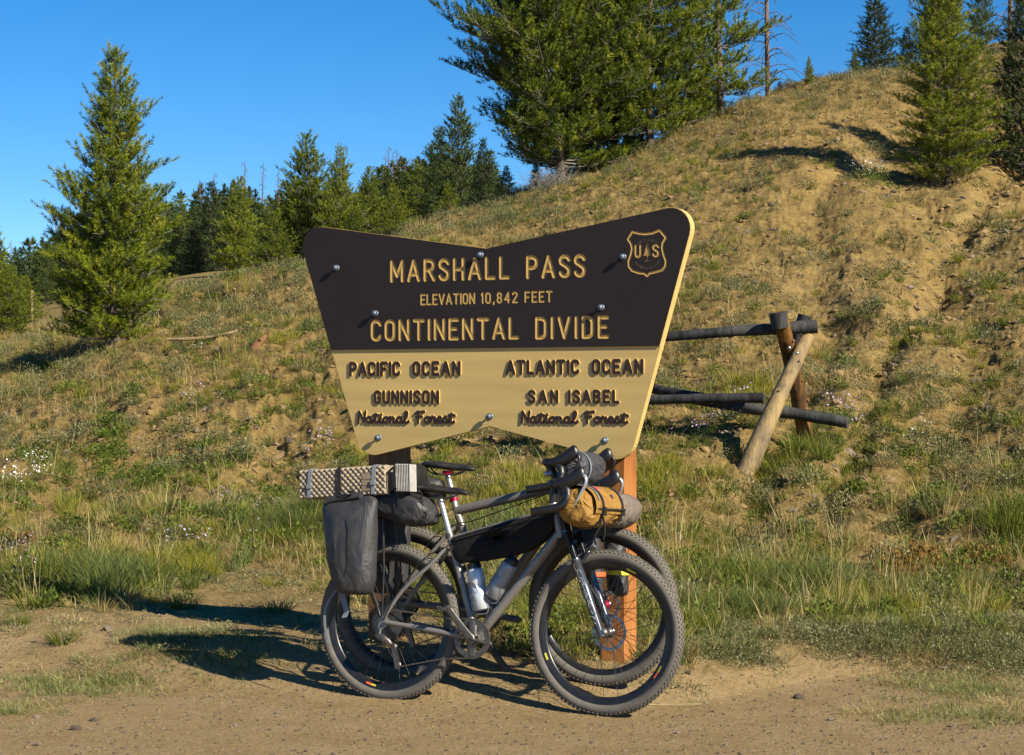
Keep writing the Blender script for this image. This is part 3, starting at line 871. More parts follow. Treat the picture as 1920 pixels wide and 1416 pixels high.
def make_bike(name, M, p):
    root = empty(name, M)
    fm, tw, R = MT[p['frame']], p['tyre'], p['R']
    bb, ra, fa = p['bb'], (0, R), p['fa']
    def pt(q, y=0.0): return (q[0], y, q[1])
    f = MB()
    st, ttf, htt, htb, dt = p['st'], p['ttf'], p['htt'], p['htb'], p['dt']
    f.tube([pt(bb), pt(st)], [p['r_st'] * 1.0, p['r_st']], 16)
    f.tube([pt(p['tts']), pt(ttf)], [p['r_tt'] * .95, p['r_tt']], 16)
    f.tube([pt(bb), pt(dt)], [p['r_dt'], p['r_dt']], 16)
    f.tube([pt(htt), pt(htb)], p['r_ht'], 18)
    f.tube([(bb[0], -.036, bb[1]), (bb[0], .036, bb[1])], .023, 18)
    for s in (-1, 1):
        f.tube(spline([(bb[0] - .01, s * .030, bb[1] + .004), (bb[0] - .11, s * .048, bb[1] + .016), (.12, s * .064, R - .01), (.015, s * .070, R + .002)], 5), [.0125] * 10 + [.0115] * 6, 12)
        ssp = p['ss']
        f.tube(spline([(ssp[0], s * .018, ssp[1]), (ssp[0] - .06, s * .045, ssp[1] - .075), (.10, s * .066, R + .155), (.004, s * .070, R + .020)], 5), .0095, 12)
        f.prism([(-.028, R + .012), (.012, R + .034), (.034, R + .006), (.026, R - .016), (-.012, R - .040), (-.026, R - .026)], s * .064 - .003, s * .064 + .003)
    f.tube([(.285 * 0 + ssp[0] - .05, -.045, ssp[1] - .055), (ssp[0] - .05, .045, ssp[1] - .055)], .008, 8)
    f.build('frame', fm, root)
    # seat post and saddle
    sp = MB(); sp.tube([pt(p['sp0']), pt(p['sp1'])], .0145, 16)
    sp.build('seatpost', MT['seatpost'], root)
    cl = MB(); cl.tube([pt(p['clamp0']), pt(p['clamp1'])], .0195, 16); cl.box((p['clamp0'][0] - .018, 0, p['clamp0'][1]), (.014, .012, .014))
    cl.build('seat_clamp', MT[p['clampmat']], root)
    sx, sz = p['saddle']
    sd = MB()
    secs = []
    for t, hw, dz, th in ((0, .050, .006, .012), (.03, .066, .016, .018), (.09, .070, .014, .020), (.14, .052, .008, .019), (.18, .030, .004, .018), (.23, .020, .002, .016), (.262, .017, -.002, .014), (.276, .009, -.008, .008)):
        secs.append(((sx + t, 0, sz + dz - .012), (0, hw, 0), (0, 0, th)))
    sd.loft(secs, 24, 2.3)
    so = sd.build('saddle', MT['saddle'], root)
    rl = MB()
    for s in (-1, 1):
        rl.tube(spline([(sx + .025, s * .030, sz - .012), (sx + .07, s * .024, sz - .042), (sx + .17, s * .022, sz - .044), (sx + .24, s * .010, sz - .014)], 5), .0036, 8)
    rl.build('saddle_rail', MT['steel'], so)
    hd = MB()
    q = p['sp1']
    hd.box((q[0] + .003, 0, q[1] + .005), (.040, .046, .018)); hd.tube([(q[0] - .016, 0, q[1] - .008), (q[0] - .016, 0, q[1] + .016)], .004, 8); hd.tube([(q[0] + .022, 0, q[1] - .008), (q[0] + .022, 0, q[1] + .016)], .004, 8)
    hd.build('saddle_clamp', MT[p['headmat']], root)
    # wheels
    make_wheel(root, 0, R, R, tw, 0, .072, 1, 'black', True, 3, p['decals_r'], p['rimd'])
    make_wheel(root, fa[0], fa[1], R, tw, p['steer'], p['rotor'], p.get('rside', 1), p['hub'], False, 5, p['decals_f'], p['rimd'])
    # fork
    if p['susp']:
        fk = MB()
        c0 = Vector(pt(htb)); ax = (Vector(pt(htb)) - Vector(pt(htt))).normalized()
        cr = c0 + ax * .022
        fx = Vector((p['forktop'][0], 0, p['forktop'][1]))
        lgd = (Vector(pt(fa)) - fx); lgd.normalize()
        fk.tube([c0, cr], .026, 16)
        arch = []
        for s in (-1, 1):
            fk.loft([(cr + Vector((-.008, s * .004, 0)), (.026, 0, 0), (0, 0, .020)), (cr + Vector((.016, s * .035, .002)), (.026, 0, 0), (0, 0, .018)), (fx + Vector((0, s * .062, 0)), (.023, 0, 0), (0, 0, .026))], 14, 2.4)
        fo = fk.build('fork', MT['black'], root)
        for s in (-1, 1):
            a = fx + Vector((0, s * .062, 0))
            cp = MB(); cp.tube([a + lgd * -.030, a + lgd * -.022], .014, 14); cp.build('fork_cap', MT['blue'], fo)
            sn = MB(); sn.tube([a + lgd * -.025, a + lgd * .028], .0205, 16); sn.tube([a + lgd * .02, a + lgd * .13], .016, 16)
            sn.build('stanchion', MT['stanchion'], fo)
            lg = MB()
            L0 = .105; L1 = (Vector(pt(fa)) - fx).length
            lg.tube([a + lgd * L0, a + lgd * (L0 + .018), a + lgd * (L0 + .02), a + lgd * (L1 * .55), a + lgd * (L1 - .03), a + lgd * (L1 + .018)], [.0215, .0225, .0205, .0205, .0175, .014], 18)
            lg.tube([(fa[0], s * .052, fa[1]), (fa[0], s * .074, fa[1])], .017, 14)
            lg.build('lower_leg', MT['fork_leg'], fo)
            if s < 0:
                dc = MB()
                rr = random.Random(4)
                for k in range(26):
                    t = L0 + .035 + k * .0105
                    c = a + lgd * t
                    th0 = rr.uniform(-.9, .0) - math.pi / 2; th1 = th0 + rr.uniform(.4, 1.1)
                    side = lgd.cross(Vector((0, 1, 0))).normalized()
                    P = []
                    for j in range(5):
                        th = th0 + (th1 - th0) * j / 4
                        P.append(c + lgd * (.012 * (j / 4) * rr.choice((-1, 1))) + side * (math.cos(th) * .0208) + Vector((0, math.sin(th) * .0208, 0)))
                    dc.tube(P, .0011, 4)
                dc.build('leg_decal', MT['decal'], fo)
        # arch over the tyre and the brake caliper
        ar = MB()
        a = fx + lgd * .125
        ar.tube(spline([a + Vector((.018, -.055, 0)), a + Vector((.045, -.040, .050)), a + Vector((.050, 0, .068)), a + Vector((.045, .040, .050)), a + Vector((.018, .055, 0))], 6), .010, 10)
        ar.build('fork_arch', MT['black_gloss'], fo)
        cb = MB(); cb.box((fa[0] - .045, .05, fa[1] + .07), (.03, .026, .06))
        cb.build('brake_caliper', MT['black'], fo)
    else:
        fk = MB()
        for s in (-1, 1):
            fk.tube(spline([(htb[0] + .008, s * .012, htb[1] - .012), (htb[0] + .020, s * .050, htb[1] - .045), (htb[0] + .09, s * .058, (htb[1] + fa[1]) / 2), (fa[0], s * .056, fa[1])], 6), [.019] * 7 + [.017] * 5 + [.014] * 5 + [.012] * 2, 14)
        fk.tube([pt(htb), (htb[0] + .010, 0, htb[1] - .022)], .027, 14)
        fk.build('fork', MT['black_gloss'], root)
    # stem, bar
    stz = p['stem']
    sm = MB()
    hx = p['htt']
    sm.tube([pt(hx), (stz[0] - .055, 0, stz[1] - .012)], .019, 14)
    sm.tube([(stz[0] - .055, 0, stz[1] - .012), (stz[0], 0, stz[1])], .017, 14)
    sm.tube([(stz[0], -.025, stz[1]), (stz[0], .025, stz[1])], .020, 14)
    sm.build('stem', MT['black'], root)
    stv = Matrix.Rotation(p['steer'], 3, 'Z')
    def hb(x, y, z):       # bar-local point around the clamp, turned with the steering
        v = stv @ Vector((x, y, 0)); return Vector((stz[0] + v.x, v.y, stz[1] + z))
    bo = MB()
    for s in (-1, 1):
        path = [hb(0, 0, 0), hb(.0, s * .10, 0), hb(.002, s * .165, -.002), hb(.020, s * .197, -.004), hb(.052, s * .207, -.008), hb(.088, s * .212, -.020), hb(.104, s * .220, -.052), hb(.092, s * .228, -.092), hb(.055, s * .236, -.112), hb(.0, s * .246, -.124), hb(-.055, s * .252, -.133)]
        P = spline(path, 6)
        n0 = 9
        rr = [.0140 if i < n0 else .0188 + (.0009 if (i % 3 == 0) else 0) for i in range(len(P))]
        bo.tube(P, rr, 12)
    ho = bo.build('handlebar', MT['tape'], root)
    for s in (-1, 1):
        h = MB()
        secs = []
        for x, z, a, b in ((.036, -.008, .020, .019), (.070, -.002, .023, .025), (.105, .008, .022, .028), (.132, .022, .021, .029), (.152, .038, .020, .030), (.168, .048, .018, .029), (.177, .052, .013, .021), (.181, .053, .004, .008)):
            secs.append((hb(x, s * (.207 + x * .03), z), stv @ Vector((0, a, 0)), Vector((-.35 * b, 0, b)) if x > .1 else Vector((0, 0, b))))
        h.loft(secs, 16, 2.3)
        hd = h.build('brake_hood', MT['black'], root)
        lv = MB()
        P = spline([hb(.172, s * .214, .040), hb(.190, s * .217, .022), hb(.188, s * .221, -.008), hb(.170, s * .226, -.045), hb(.152, s * .229, -.085), hb(.150, s * .230, -.098)], 5)
        n = len(P)
        lv.tube(P, [.0115 - .005 * i / n for i in range(n)], 10, squash=.75)
        lv.ball(P[0], .011, 10)
        lv.build('brake_lever', MT[p['lever']], hd)
    # cranks, chainring, chain, derailleur
    y = -.052
    cr = MB()
    r1 = p['ring']
    m = 40
    teeth = []
    for j in range(m * 2):
        a = math.pi * j / m
        rr = r1 + (.0035 if j % 2 else -.001)
        teeth.append((rr * math.cos(a), rr * math.sin(a)))
    inner = [((r1 - .024) * math.cos(math.pi * j / m), (r1 - .024) * math.sin(math.pi * j / m)) for j in range(m * 2)]
    n = len(teeth)
    for yy, flip in ((y - .002, 1), (y + .002, 0)):
        V = [(bb[0] + a[0], yy, bb[1] + a[1]) for a in teeth] + [(bb[0] + a[0], yy, bb[1] + a[1]) for a in inner]
        cr.add(V, [(i, (i + 1) % n, n + (i + 1) % n, n + i) for i in range(n)], 0, False)
    V = [(bb[0] + a[0], y - .002, bb[1] + a[1]) for a in teeth] + [(bb[0] + a[0], y + .002, bb[1] + a[1]) for a in teeth]
    cr.add(V, [(i, (i + 1) % n, n + (i + 1) % n, n + i) for i in range(n)], 0, False)
    a0 = math.atan2(p['crank'][1] - bb[1], p['crank'][0] - bb[0])
    for k in range(4):
        a = a0 + math.radians(45 + 90 * k + (8 if k % 2 else -8))
        cr.tube([(bb[0] + .012 * math.cos(a), y, bb[1] + .012 * math.sin(a)), (bb[0] + (r1 - .008) * math.cos(a), y, bb[1] + (r1 - .008) * math.sin(a))], [.028, .019], 10, squash=.25)
        cr.tube([(bb[0] + (r1 - .014) * math.cos(a), y - .006, bb[1] + (r1 - .014) * math.sin(a)), (bb[0] + (r1 - .014) * math.cos(a), y + .006, bb[1] + (r1 - .014) * math.sin(a))], .006, 8)
    cro = cr.build('chainring', MT['steel'], root)
    for s in (-1, 1):
        dx, dz = p['crank'][0] - bb[0], p['crank'][1] - bb[1]
        if s > 0: dx, dz = -dx, -dz
        if s > 0 and 'crank2' in p: dx, dz = p['crank2'][0] - bb[0], p['crank2'][1] - bb[1]
        L = math.hypot(dx, dz); ux, uz = dx / L, dz / L
        c = MB()
        secs = []
        for t, w, yy in ((-.14, .008, .066), (-.08, .019, .066), (0, .024, .067), (.12, .020, .069), (.5, .0165, .074), (.9, .016, .079), (1.0, .017, .080), (1.07, .012, .080), (1.1, .004, .080)):
            q = (bb[0] + dx * t, s * yy, bb[1] + dz * t)
            secs.append((q, (-uz * w, 0, ux * w), (0, .0075, 0)))
        c.loft(secs, 14, 3)
        co = c.build('crank_arm', MT['steel'] if s < 0 or p['frame'] != 'ti' else MT['black'], root)
        bo2 = MB(); bo2.lathe([(0, 0), (.008, 0), (.009, .0015 * -s)], (bb[0], s * .0748, bb[1]), 'Y', 14); bo2.build('crank_bolt', MT['black'], co)
        make_pedal(co, (bb[0] + dx, s * .088, bb[1] + dz))
    dz0 = R - .135
    ch = chain_run([(bb[0] - .02, y, bb[1] + r1), (.35, y, bb[1] + r1 - .004), (.02, y + .004, R + .062)])
    ch2 = chain_run([(bb[0] - .015, y, bb[1] - r1), (.30, y, bb[1] - r1 - .012), (.085, y, R - .203)])
    arc1 = [(bb[0] + r1 * math.cos(a), y, bb[1] + r1 * math.sin(a)) for a in [math.radians(100 - 200 * k / 20) for k in range(21)]]
    ch3 = chain_run(arc1)
    ch4 = chain_run([(.03, y, R - .130), (.055, y, R - .165), (.068, y, R - .180)])
    tot = MB()
    for c in (ch, ch2, ch3, ch4): tot.add(c.v, c.f, 0, False)
    tot.build('chain', MT['chain'], root)
    dr = MB()
    dr.tube([(-.008, -.074, R - .030), (-.012, -.080, R - .060)], .009, 8)
    dr.loft([((-.022, -.084, R - .058), (.012, 0, .006), (0, .012, 0)), ((.005, -.088, R - .068), (.012, 0, .014), (0, .014, 0)), ((.040, -.084, R - .088), (.010, 0, .012), (0, .012, 0)), ((.052, -.076, R - .105), (.008, 0, .012), (0, .010, 0))], 12, 3)
    for yy in (y - .009, y + .008):
        dr.prism([(.040, R - .100), (.058, R - .098), (.070, R - .135), (.094, R - .200), (.086, R - .214), (.068, R - .212), (.060, R - .170)], yy, yy + .002)
    for c in ((.052, R - .112), (.078, R - .196)):
        dr.lathe([(.004, y - .003), (.018, y - .002), (.018, y + .002), (.004, y + .003)], (c[0], 0, c[1]), 'Y', 14)
    dr.build('rear_derailleur', MT['steel'], root)
    # cables
    cb = MB()
    stx, sty = stz
    for k, (s, dz_) in enumerate(((-1, .03), (1, .05))):
        cb.tube(spline([hb(.05, s * .20, -.01), hb(.11, s * .13, .01), hb(.12, s * .04, -.02 - k * .02), (htt[0] + .055, s * .01, htt[1] - .02), (htb[0] + .03, s * .02, htb[1] - .02), (fa[0] - .03, .06, fa[1] + .09)], 6), .0028, 6)
        cb.tube(spline([hb(.10, s * .20, .0), hb(.16, s * .15, -.015), hb(.155, s * .05, -.06), hb(.08, -s * .03, -.09), (htt[0] + .02, -s * .03, htt[1] - .05)], 6), .0025, 6)
    cb.tube(spline([(htt[0] + .02, -.030, htt[1] - .05), (ttf[0] - .05, -.024, ttf[1] - .035), (st[0] + .10, -.024, st[1] - .02), (ssp[0] + .02, -.030, ssp[1] + .015), (ssp[0] - .10, -.060, ssp[1] - .06), (.06, -.075, R + .11), (.01, -.082, R + .01)], 6), .0028, 6)
    cb.build('brake_cable', MT['black'], root)
    return root

def cage(root, a, b, mat):
    """wire bottle cage along the axis a (bottom) to b (top)"""
    a, b = Vector(a), Vector(b)
    d = (b - a).normalized(); s = Vector((d.z, 0, -d.x)); yv = Vector((0, 1, 0)); r = .040
    m = MB()
    L = (b - a).length
    back = -1
    for ys in (-1, 1):
        P = [a + s * (-r) + yv * (.012 * ys) + d * (L * .70), a + s * (-r) + yv * (.014 * ys) + d * .01, a - d * .012 + s * (-r * .3) + yv * .018 * ys, a - d * .012 + s * (r * .75) + yv * .016 * ys, a + s * r * .98 + yv * (.020 * ys) + d * .025, a + s * r * .55 + yv * (.036 * ys) + d * .075, a + s * r * .1 + yv * (.042 * ys) + d * (L * .62), a - s * r * .55 + yv * (.034 * ys) + d * (L * .66), a - s * r + yv * (.012 * ys) + d * (L * .70)]
        m.tube(spline(P, 5), .0031, 8)
    m.build('bottle_cage', mat, root)
def bottle(name, M, a, b, mat, label, group=None, cap=True):
    a, b = Vector(a), Vector(b)
    L = (b - a).length
    d = (b - a).normalized()
    q = d.to_track_quat('Z', 'Y').to_matrix().to_4x4()
    T = M @ Matrix.Translation(a) @ q
    r = .0395
    m = MB()
    m.lathe([(0, .0), (.031, .0), (r, .006), (r, .10), (.0372, .106), (.0350, .113), (.0372, .121), (r, .127), (r, L - .055), (r - .001, L - .045), (.030, L - .036)], n=28, axis='Z')
    o = m.build('water_bottle', mat)
    o.matrix_world = T
    tag(o, label, 'bottle', group)
    c = MB()
    c.lathe([(.033, L - .040), (.034, L - .020), (.030, L - .012), (.016, L - .006), (.013, L), (.013, L + .014), (.010, L + .018), (0, L + .019)], n=24, axis='Z')
    c.build('bottle_cap', MT['black'], o)
    # printed doodles: thin dark lines wrapped on the flank
    g = MB(); rr = random.Random(int(L * 1e5) + 3)
    for k in range(4):
        z0 = .02 + k * .036; a0 = rr.uniform(-2.6, -.9)
        P = []
        for j in range(9):
            an = a0 + j * .16
            z = z0 + math.sin(j * 1.3 + k) * .009 + rr.uniform(-.004, .004)
            P.append(((r + .0003) * math.cos(an), (r + .0003) * math.sin(an), z))
        if z0 < L - .06: g.tube(spline(P, 3), .0009, 4)
    g.build('bottle_print', MT['black'], o)
    return o

def strap_loop(pts, w, axis=(0, 1, 0), th=.0015, mat=None):
    """flat ribbon along pts, width along axis"""
    m = MB()
    P = [Vector(p) for p in pts]; ax = Vector(axis)
    v = []
    for i, p in enumerate(P):
        t = (P[min(i + 1, len(P) - 1)] - P[max(i - 1, 0)]).normalized()
        nrm = t.cross(ax).normalized()
        v += [p + ax * w / 2, p - ax * w / 2, p - ax * w / 2 + nrm * th, p + ax * w / 2 + nrm * th]
    f = []
    for i in range(len(P) - 1):
        for k in range(4):
            f.append((i * 4 + k, i * 4 + (k + 1) % 4, i * 4 + 4 + (k + 1) % 4, i * 4 + 4 + k))
    m.add(v, f + [(0, 1, 2, 3), tuple((len(P) - 1) * 4 + k for k in (3, 2, 1, 0))], 0, False)
    return m

# --- near bicycle
MF = bike_matrix(-.589, 9.56, 0.0, 24.6, 4)
front = make_bike('bicycle', MF, dict(frame='ti', tyre=.055, R=.370, bb=(.458, .316), fa=(1.100, .372), st=(.303, .787), tts=(.322, .770), ttf=(.838, .915), htt=(.823, .945), htb=(.876, .792), dt=(.866, .818),
    r_st=.0172, r_tt=.0172, r_dt=.0225, r_ht=.0235, ss=(.288, .722), sp0=(.309, .770), sp1=(.243, .965), clamp0=(.306, .777), clamp1=(.301, .795), clampmat='steel', headmat='black', saddle=(.112, 1.003),
    susp=True, forktop=(.928, .795), stem=(.884, 1.036), steer=0.0, ring=.090, crank=(.347, .449), rotor=.082, hub='steel', lever='seatpost',
    decals_r=((250, 10, 0),), decals_f=((62, 9, 1), (200, 6, 1), (322, 12, 0)), rimd=.034))
tag(front, 'near loaded drop bar bicycle with grey metal frame and blue black suspension fork', 'bicycle', 'loaded bicycles leaning on the sign')
cage(front, (.484, -.0, .442), (.437, 0, .640), MT['cage'])
cage(front, (.530, -.0, .505), (.628, 0, .675), MT['cage'])
bottle('b', MF, (.484, -.004, .446), (.430, -.004, .672), MT['bottle'], 'pale frosted water bottle upright on the seat tube of the near bicycle')
bottle('b', MF, (.533, -.004, .508), (.640, -.004, .700), MT['bottle2'], 'smoky water bottle with dark cap slanting along the down tube of the near bicycle')
# rear rack of the near bicycle
rk = MB()
for s in (-1, 1):
    rk.tube([(-.27, s * .055, .855), (.10, s * .055, .862), (.255, s * .022, .880)], .0055, 8)
    rk.tube([(-.10, s * .100, .690), (-.075, s * .092, .560), (-.010, s * .078, .395)], [.016, .013, .008], 10, squash=.4)
    rk.tube([(-.02, s * .060, .855), (.0, s * .075, .62), (.0, s * .078, .40)], .0055, 8)
    rk.tube([(-.24, s * .060, .855), (-.12, s * .095, .70), (-.010, s * .078, .40)], .0055, 8)
for x in (-.27, -.15, -.02, .10):
    rk.tube([(x, -.055, .857), (x, .055, .857)], .005, 8)
rk.build('rear_rack', MT['black'], front)
# --- far bicycle
MBk = bike_matrix(-.537, 9.85, .062, 23.2, 3)
back = make_bike('bicycle', MBk, dict(frame='grey_frame', tyre=.058, R=.373, bb=(.462, .340), fa=(1.035, .397), st=(.285, .800), tts=(.275, .822), ttf=(.800, .945), htt=(.790, .985), htb=(.838, .835), dt=(.826, .865),
    r_st=.019, r_tt=.0235, r_dt=.025, r_ht=.026, ss=(.275, .745), sp0=(.290, .770), sp1=(.222, 1.000), clamp0=(.262, .868), clamp1=(.258, .884), clampmat='red', headmat='red', saddle=(.090, 1.040),
    susp=False, stem=(.805, 1.062), steer=-.02, ring=.080, crank=(.640, .318), rotor=.070, hub='red', lever='black',
    decals_r=(), decals_f=(), rimd=.026))
tag(back, 'far loaded drop bar bicycle with thick grey tubes and red hub against the posts', 'bicycle', 'loaded bicycles leaning on the sign')

def place(mb, name, mats, M, label, cat, group=None, kind=None, bevel=0):
    o = mb.build(name, mats, None, bevel)
    o.matrix_world = M
    tag(o, label, cat, group, kind)
    return o

# frame bag
fb = MB()
poly = [(.322, .752), (.335, .778), (.48, .822), (.66, .872), (.828, .912), (.842, .885), (.835, .830), (.790, .775), (.720, .730), (.62, .700), (.48, .672), (.372, .662), (.338, .690)]
cen = Vector((.57, 0, .785))
rings = []
for t, y in ((1.0, 0), (1.0, 1), (.95, 1.18), (.80, 1.32), (.5, 1.4), (.12, 1.42)):
    rings.append((t, y * .024))
P2 = [(p.x, p.z) for p in spline([(a, 0, b) for a, b in poly + [poly[0]]], 3)][:-1]
for s in (-1, 1):
    v, f = [], []
    for t, y in rings:
        for (a, b) in P2:
            w = mnoise.noise(Vector((a * 17, b * 17, s * 3))) * .006 * (1 if y > .02 and t > .3 else 0)
            v.append((cen.x + (a - cen.x) * t, s * (y + w), cen.z + (b - cen.z) * t))
    n = len(P2)
    for i in range(len(rings) - 1):
        for k in range(n):
            q = (i * n + k, i * n + (k + 1) % n, (i + 1) * n + (k + 1) % n, (i + 1) * n + k)
            f.append(q if s < 0 else q[::-1])
    f.append(tuple((len(rings) - 1) * n + k for k in range(n))[::s])
    fb.add(v, f)
fbo = place(fb, 'frame_bag', MT['nylon'], MF, 'black half frame bag filling the upper frame triangle of the near bicycle', 'bag')
for (x0, z0), (dx, dz) in (((.345, .735), (-.017, .0)), ((.80, .835), (.03, 0))):
    sl = MB(); sl.tube([(x0 + .022, -.0, z0), (x0 + dx, 0, z0 - .008)], .030, 14); sl.build('frame_strap', MT['strapblack'], fbo)
zp = MB(); zp.tube([(.345, -.0355, .765), (.60, -.0375, .836), (.815, -.0335, .892)], .003, 6); zp.build('zip', MT['black_gloss'], fbo)

# mustard handlebar roll with taupe end
rl = MB()
secs = []
for t, r in ((-.235, .020), (-.230, .055), (-.215, .080), (-.18, .090), (-.10, .093), (0, .093), (.06, .090), (.095, .084), (.105, .06)):
    secs.append(((1.035 + t * .06, t, .930), (r * 1.02, 0, 0), (0, 0, r)))
rl.loft(secs, 40, 2.2, wr=.020, wf=10)
ro = place(rl, 'handlebar_roll', MT['mustard'], MF, 'mustard canvas roll bag strapped below the handlebar of the near bicycle', 'bag')
fl = MB()
v = []; n = 20
for i, (yy) in enumerate((-.205, -.15, -.09, -.03, .03, .085)):
    for k in range(n):
        a = math.radians(65 + 140 * k / (n - 1)) - math.radians(90)
        a = math.radians(-15 + 150 * k / (n - 1))
        rr = .0985 + .003 * mnoise.noise(Vector((yy * 14, a * 3, 2)))
        v.append((1.035 + yy * .06 + rr * math.cos(a) * 1.02, yy, .930 + rr * math.sin(a)))
fl.add(v, [(i * n + k, i * n + k + 1, (i + 1) * n + k + 1, (i + 1) * n + k) for i in range(5) for k in range(n - 1)])
flo = fl.build('flap', MT['mustard'], ro)
for yy, mt in ((-.135, 'strapblack'), (.065, 'strapblack')):
    P = [(1.035 + yy * .06 + .103 * 1.02 * math.cos(math.radians(a)), yy, .930 + .103 * math.sin(math.radians(a))) for a in range(-100, 170, 12)]
    strap_loop(P, .020).build('strap', MT[mt], ro)
P = [(1.035 + -.160 * .06 + .1035 * 1.02 * math.cos(math.radians(a)), -.160 + (a - 60) * .0003, .930 + .1035 * math.sin(math.radians(a))) for a in range(20, 160, 12)]
strap_loop(P, .009).build('pale_piping', MT['strap'], ro)
hs = MB(); hs.tube(spline([(1.118, -.20, .925), (1.134, -.10, .925), (1.142, 0, .925), (1.145, .09, .925)], 4), .005, 6); hs.build('front_webbing', MT['strapblack'], ro)
bk_ = MB(); bk_.box((1.134, -.135, .915), (.010, .026, .040)); bk_.box((1.136, .085, .915), (.010, .024, .034)); bk_.build('buckle', MT['black'], ro)
st_ = MB(); st_.tube(spline([(1.12, -.135, .89), (1.115, -.138, .85), (1.09, -.137, .80), (1.096, -.13, .765)], 4), .0055, 6, squash=.3); st_.tube(spline([(1.125, -.128, .89), (1.13, -.118, .83), (1.12, -.11, .79)], 4), .005, 6, squash=.3); st_.build('strap_tail', MT['strapblack'], ro)
pk = MB(); pk.box((1.075, -.085, 1.018), (.016, .032, .003), 0, Matrix.Rotation(.42, 3, 'Y')); pk.build('pink_label', simple('pink', (.75, .06, .22), .6), ro)
lb = MB(); lb.box((1.118, -.02, .982), (.004, .022, .020), 0, Matrix.Rotation(-.6, 3, 'Y')); lb.build('brown_label', MT['black'], ro)
tp = MB()
secs = []
for t, r in ((.095, .072), (.13, .080), (.22, .084), (.31, .082), (.355, .070), (.382, .048), (.390, .018)):
    secs.append(((1.045 + (.008 if t > .3 else 0), t, .925), (r, 0, 0), (0, 0, r * .98)))
tp.loft(secs, 36, 2.1, wr=.014, wf=13, seed=4)
tpo = place(tp, 'stuff_sack', MT['taupe'], MF, 'taupe stuff sack end sticking out beyond the mustard roll bag beside the post', 'bag')
tl = MB(); tl.tube([(1.110, .25, .975), (1.128, .29, .952), (1.122, .35, .92)], .006, 6, squash=.3); tl.build('dark_tab', MT['black'], tpo)

# grey bag and lamp on the far handlebar
gb = MB()
secs = []
for t, r in ((-.15, .02), (-.145, .05), (-.12, .068), (0, .074), (.12, .070), (.15, .05), (.155, .02)):
    secs.append(((.925, t, 1.035), (r * 1.0, 0, 0), (0, 0, r * 1.05)))
gb.loft(secs, 32, 2.4, wr=.012, wf=14, seed=2)
gbo = place(gb, 'handlebar_bag', MT['greybag'], MBk, 'charcoal round bag between the drops of the far handlebar', 'bag')
P = [(.925 + .080 * math.cos(math.radians(a)), -.10, 1.035 + .083 * math.sin(math.radians(a))) for a in range(-60, 170, 14)]
strap_loop(P, .012).build('strap', MT['strap'], gbo)
bl = MB(); bl.ball((.822, -.185, 1.005), .019, 14, 0, (1, 1, .8)); 
place(bl, 'bell', MT['seatpost'], MBk, 'small silver bell under the tape of the far handlebar', 'bell')
# small grey bag below the mustard roll (on far fork crown)
sb = MB()
sb.loft([((.955, -.06, .735), (.050, 0, 0), (0, .030, 0)), ((.952, -.062, .77), (.062, 0, 0), (0, .036, 0)), ((.945, -.062, .82), (.066, 0, 0), (0, .038, 0)), ((.940, -.06, .865), (.052, 0, 0), (0, .026, 0)), ((.94, -.06, .885), (.03, 0, 0), (0, .010, 0))], 28, 2.8, wr=.020, wf=16, seed=8)
place(sb, 'stem_bag', MT['greybag'], MBk, 'small crumpled grey pouch hanging under the mustard roll behind the fork', 'pouch')
# fork bags of the far bicycle with bright straps
for yy, kx, mt, lab in ((-.120, 1.035, 'orange', 'dark dry bag with an orange strap on the far fork behind the spokes'), (.140, 1.060, 'yellow', 'dark dry bag with a yellow strap on the far fork in front of the post')):
    fg = MB(); secs = []
    for z, r in ((.435, .018), (.442, .040), (.47, .050), (.56, .054), (.64, .054), (.70, .052), (.735, .042), (.755, .018)):
        secs.append(((kx - (z - .45) * .10, yy, z), (r, 0, 0), (0, r * .95, 0)))
    fg.loft(secs, 28, 2.2, wr=.007, wf=13, seed=yy * 50)
    o = place(fg, 'fork_bag', MT['drybag2'], MBk, lab, 'bag', 'bags on the far fork')
    P = [(kx - .012 + .064 * math.cos(math.radians(a)), yy + .062 * math.sin(math.radians(a)), .548) for a in range(150, 400, 12)]
    strap_loop(P, .021, (0, 0, 1)).build('bright_strap', MT[mt], o)

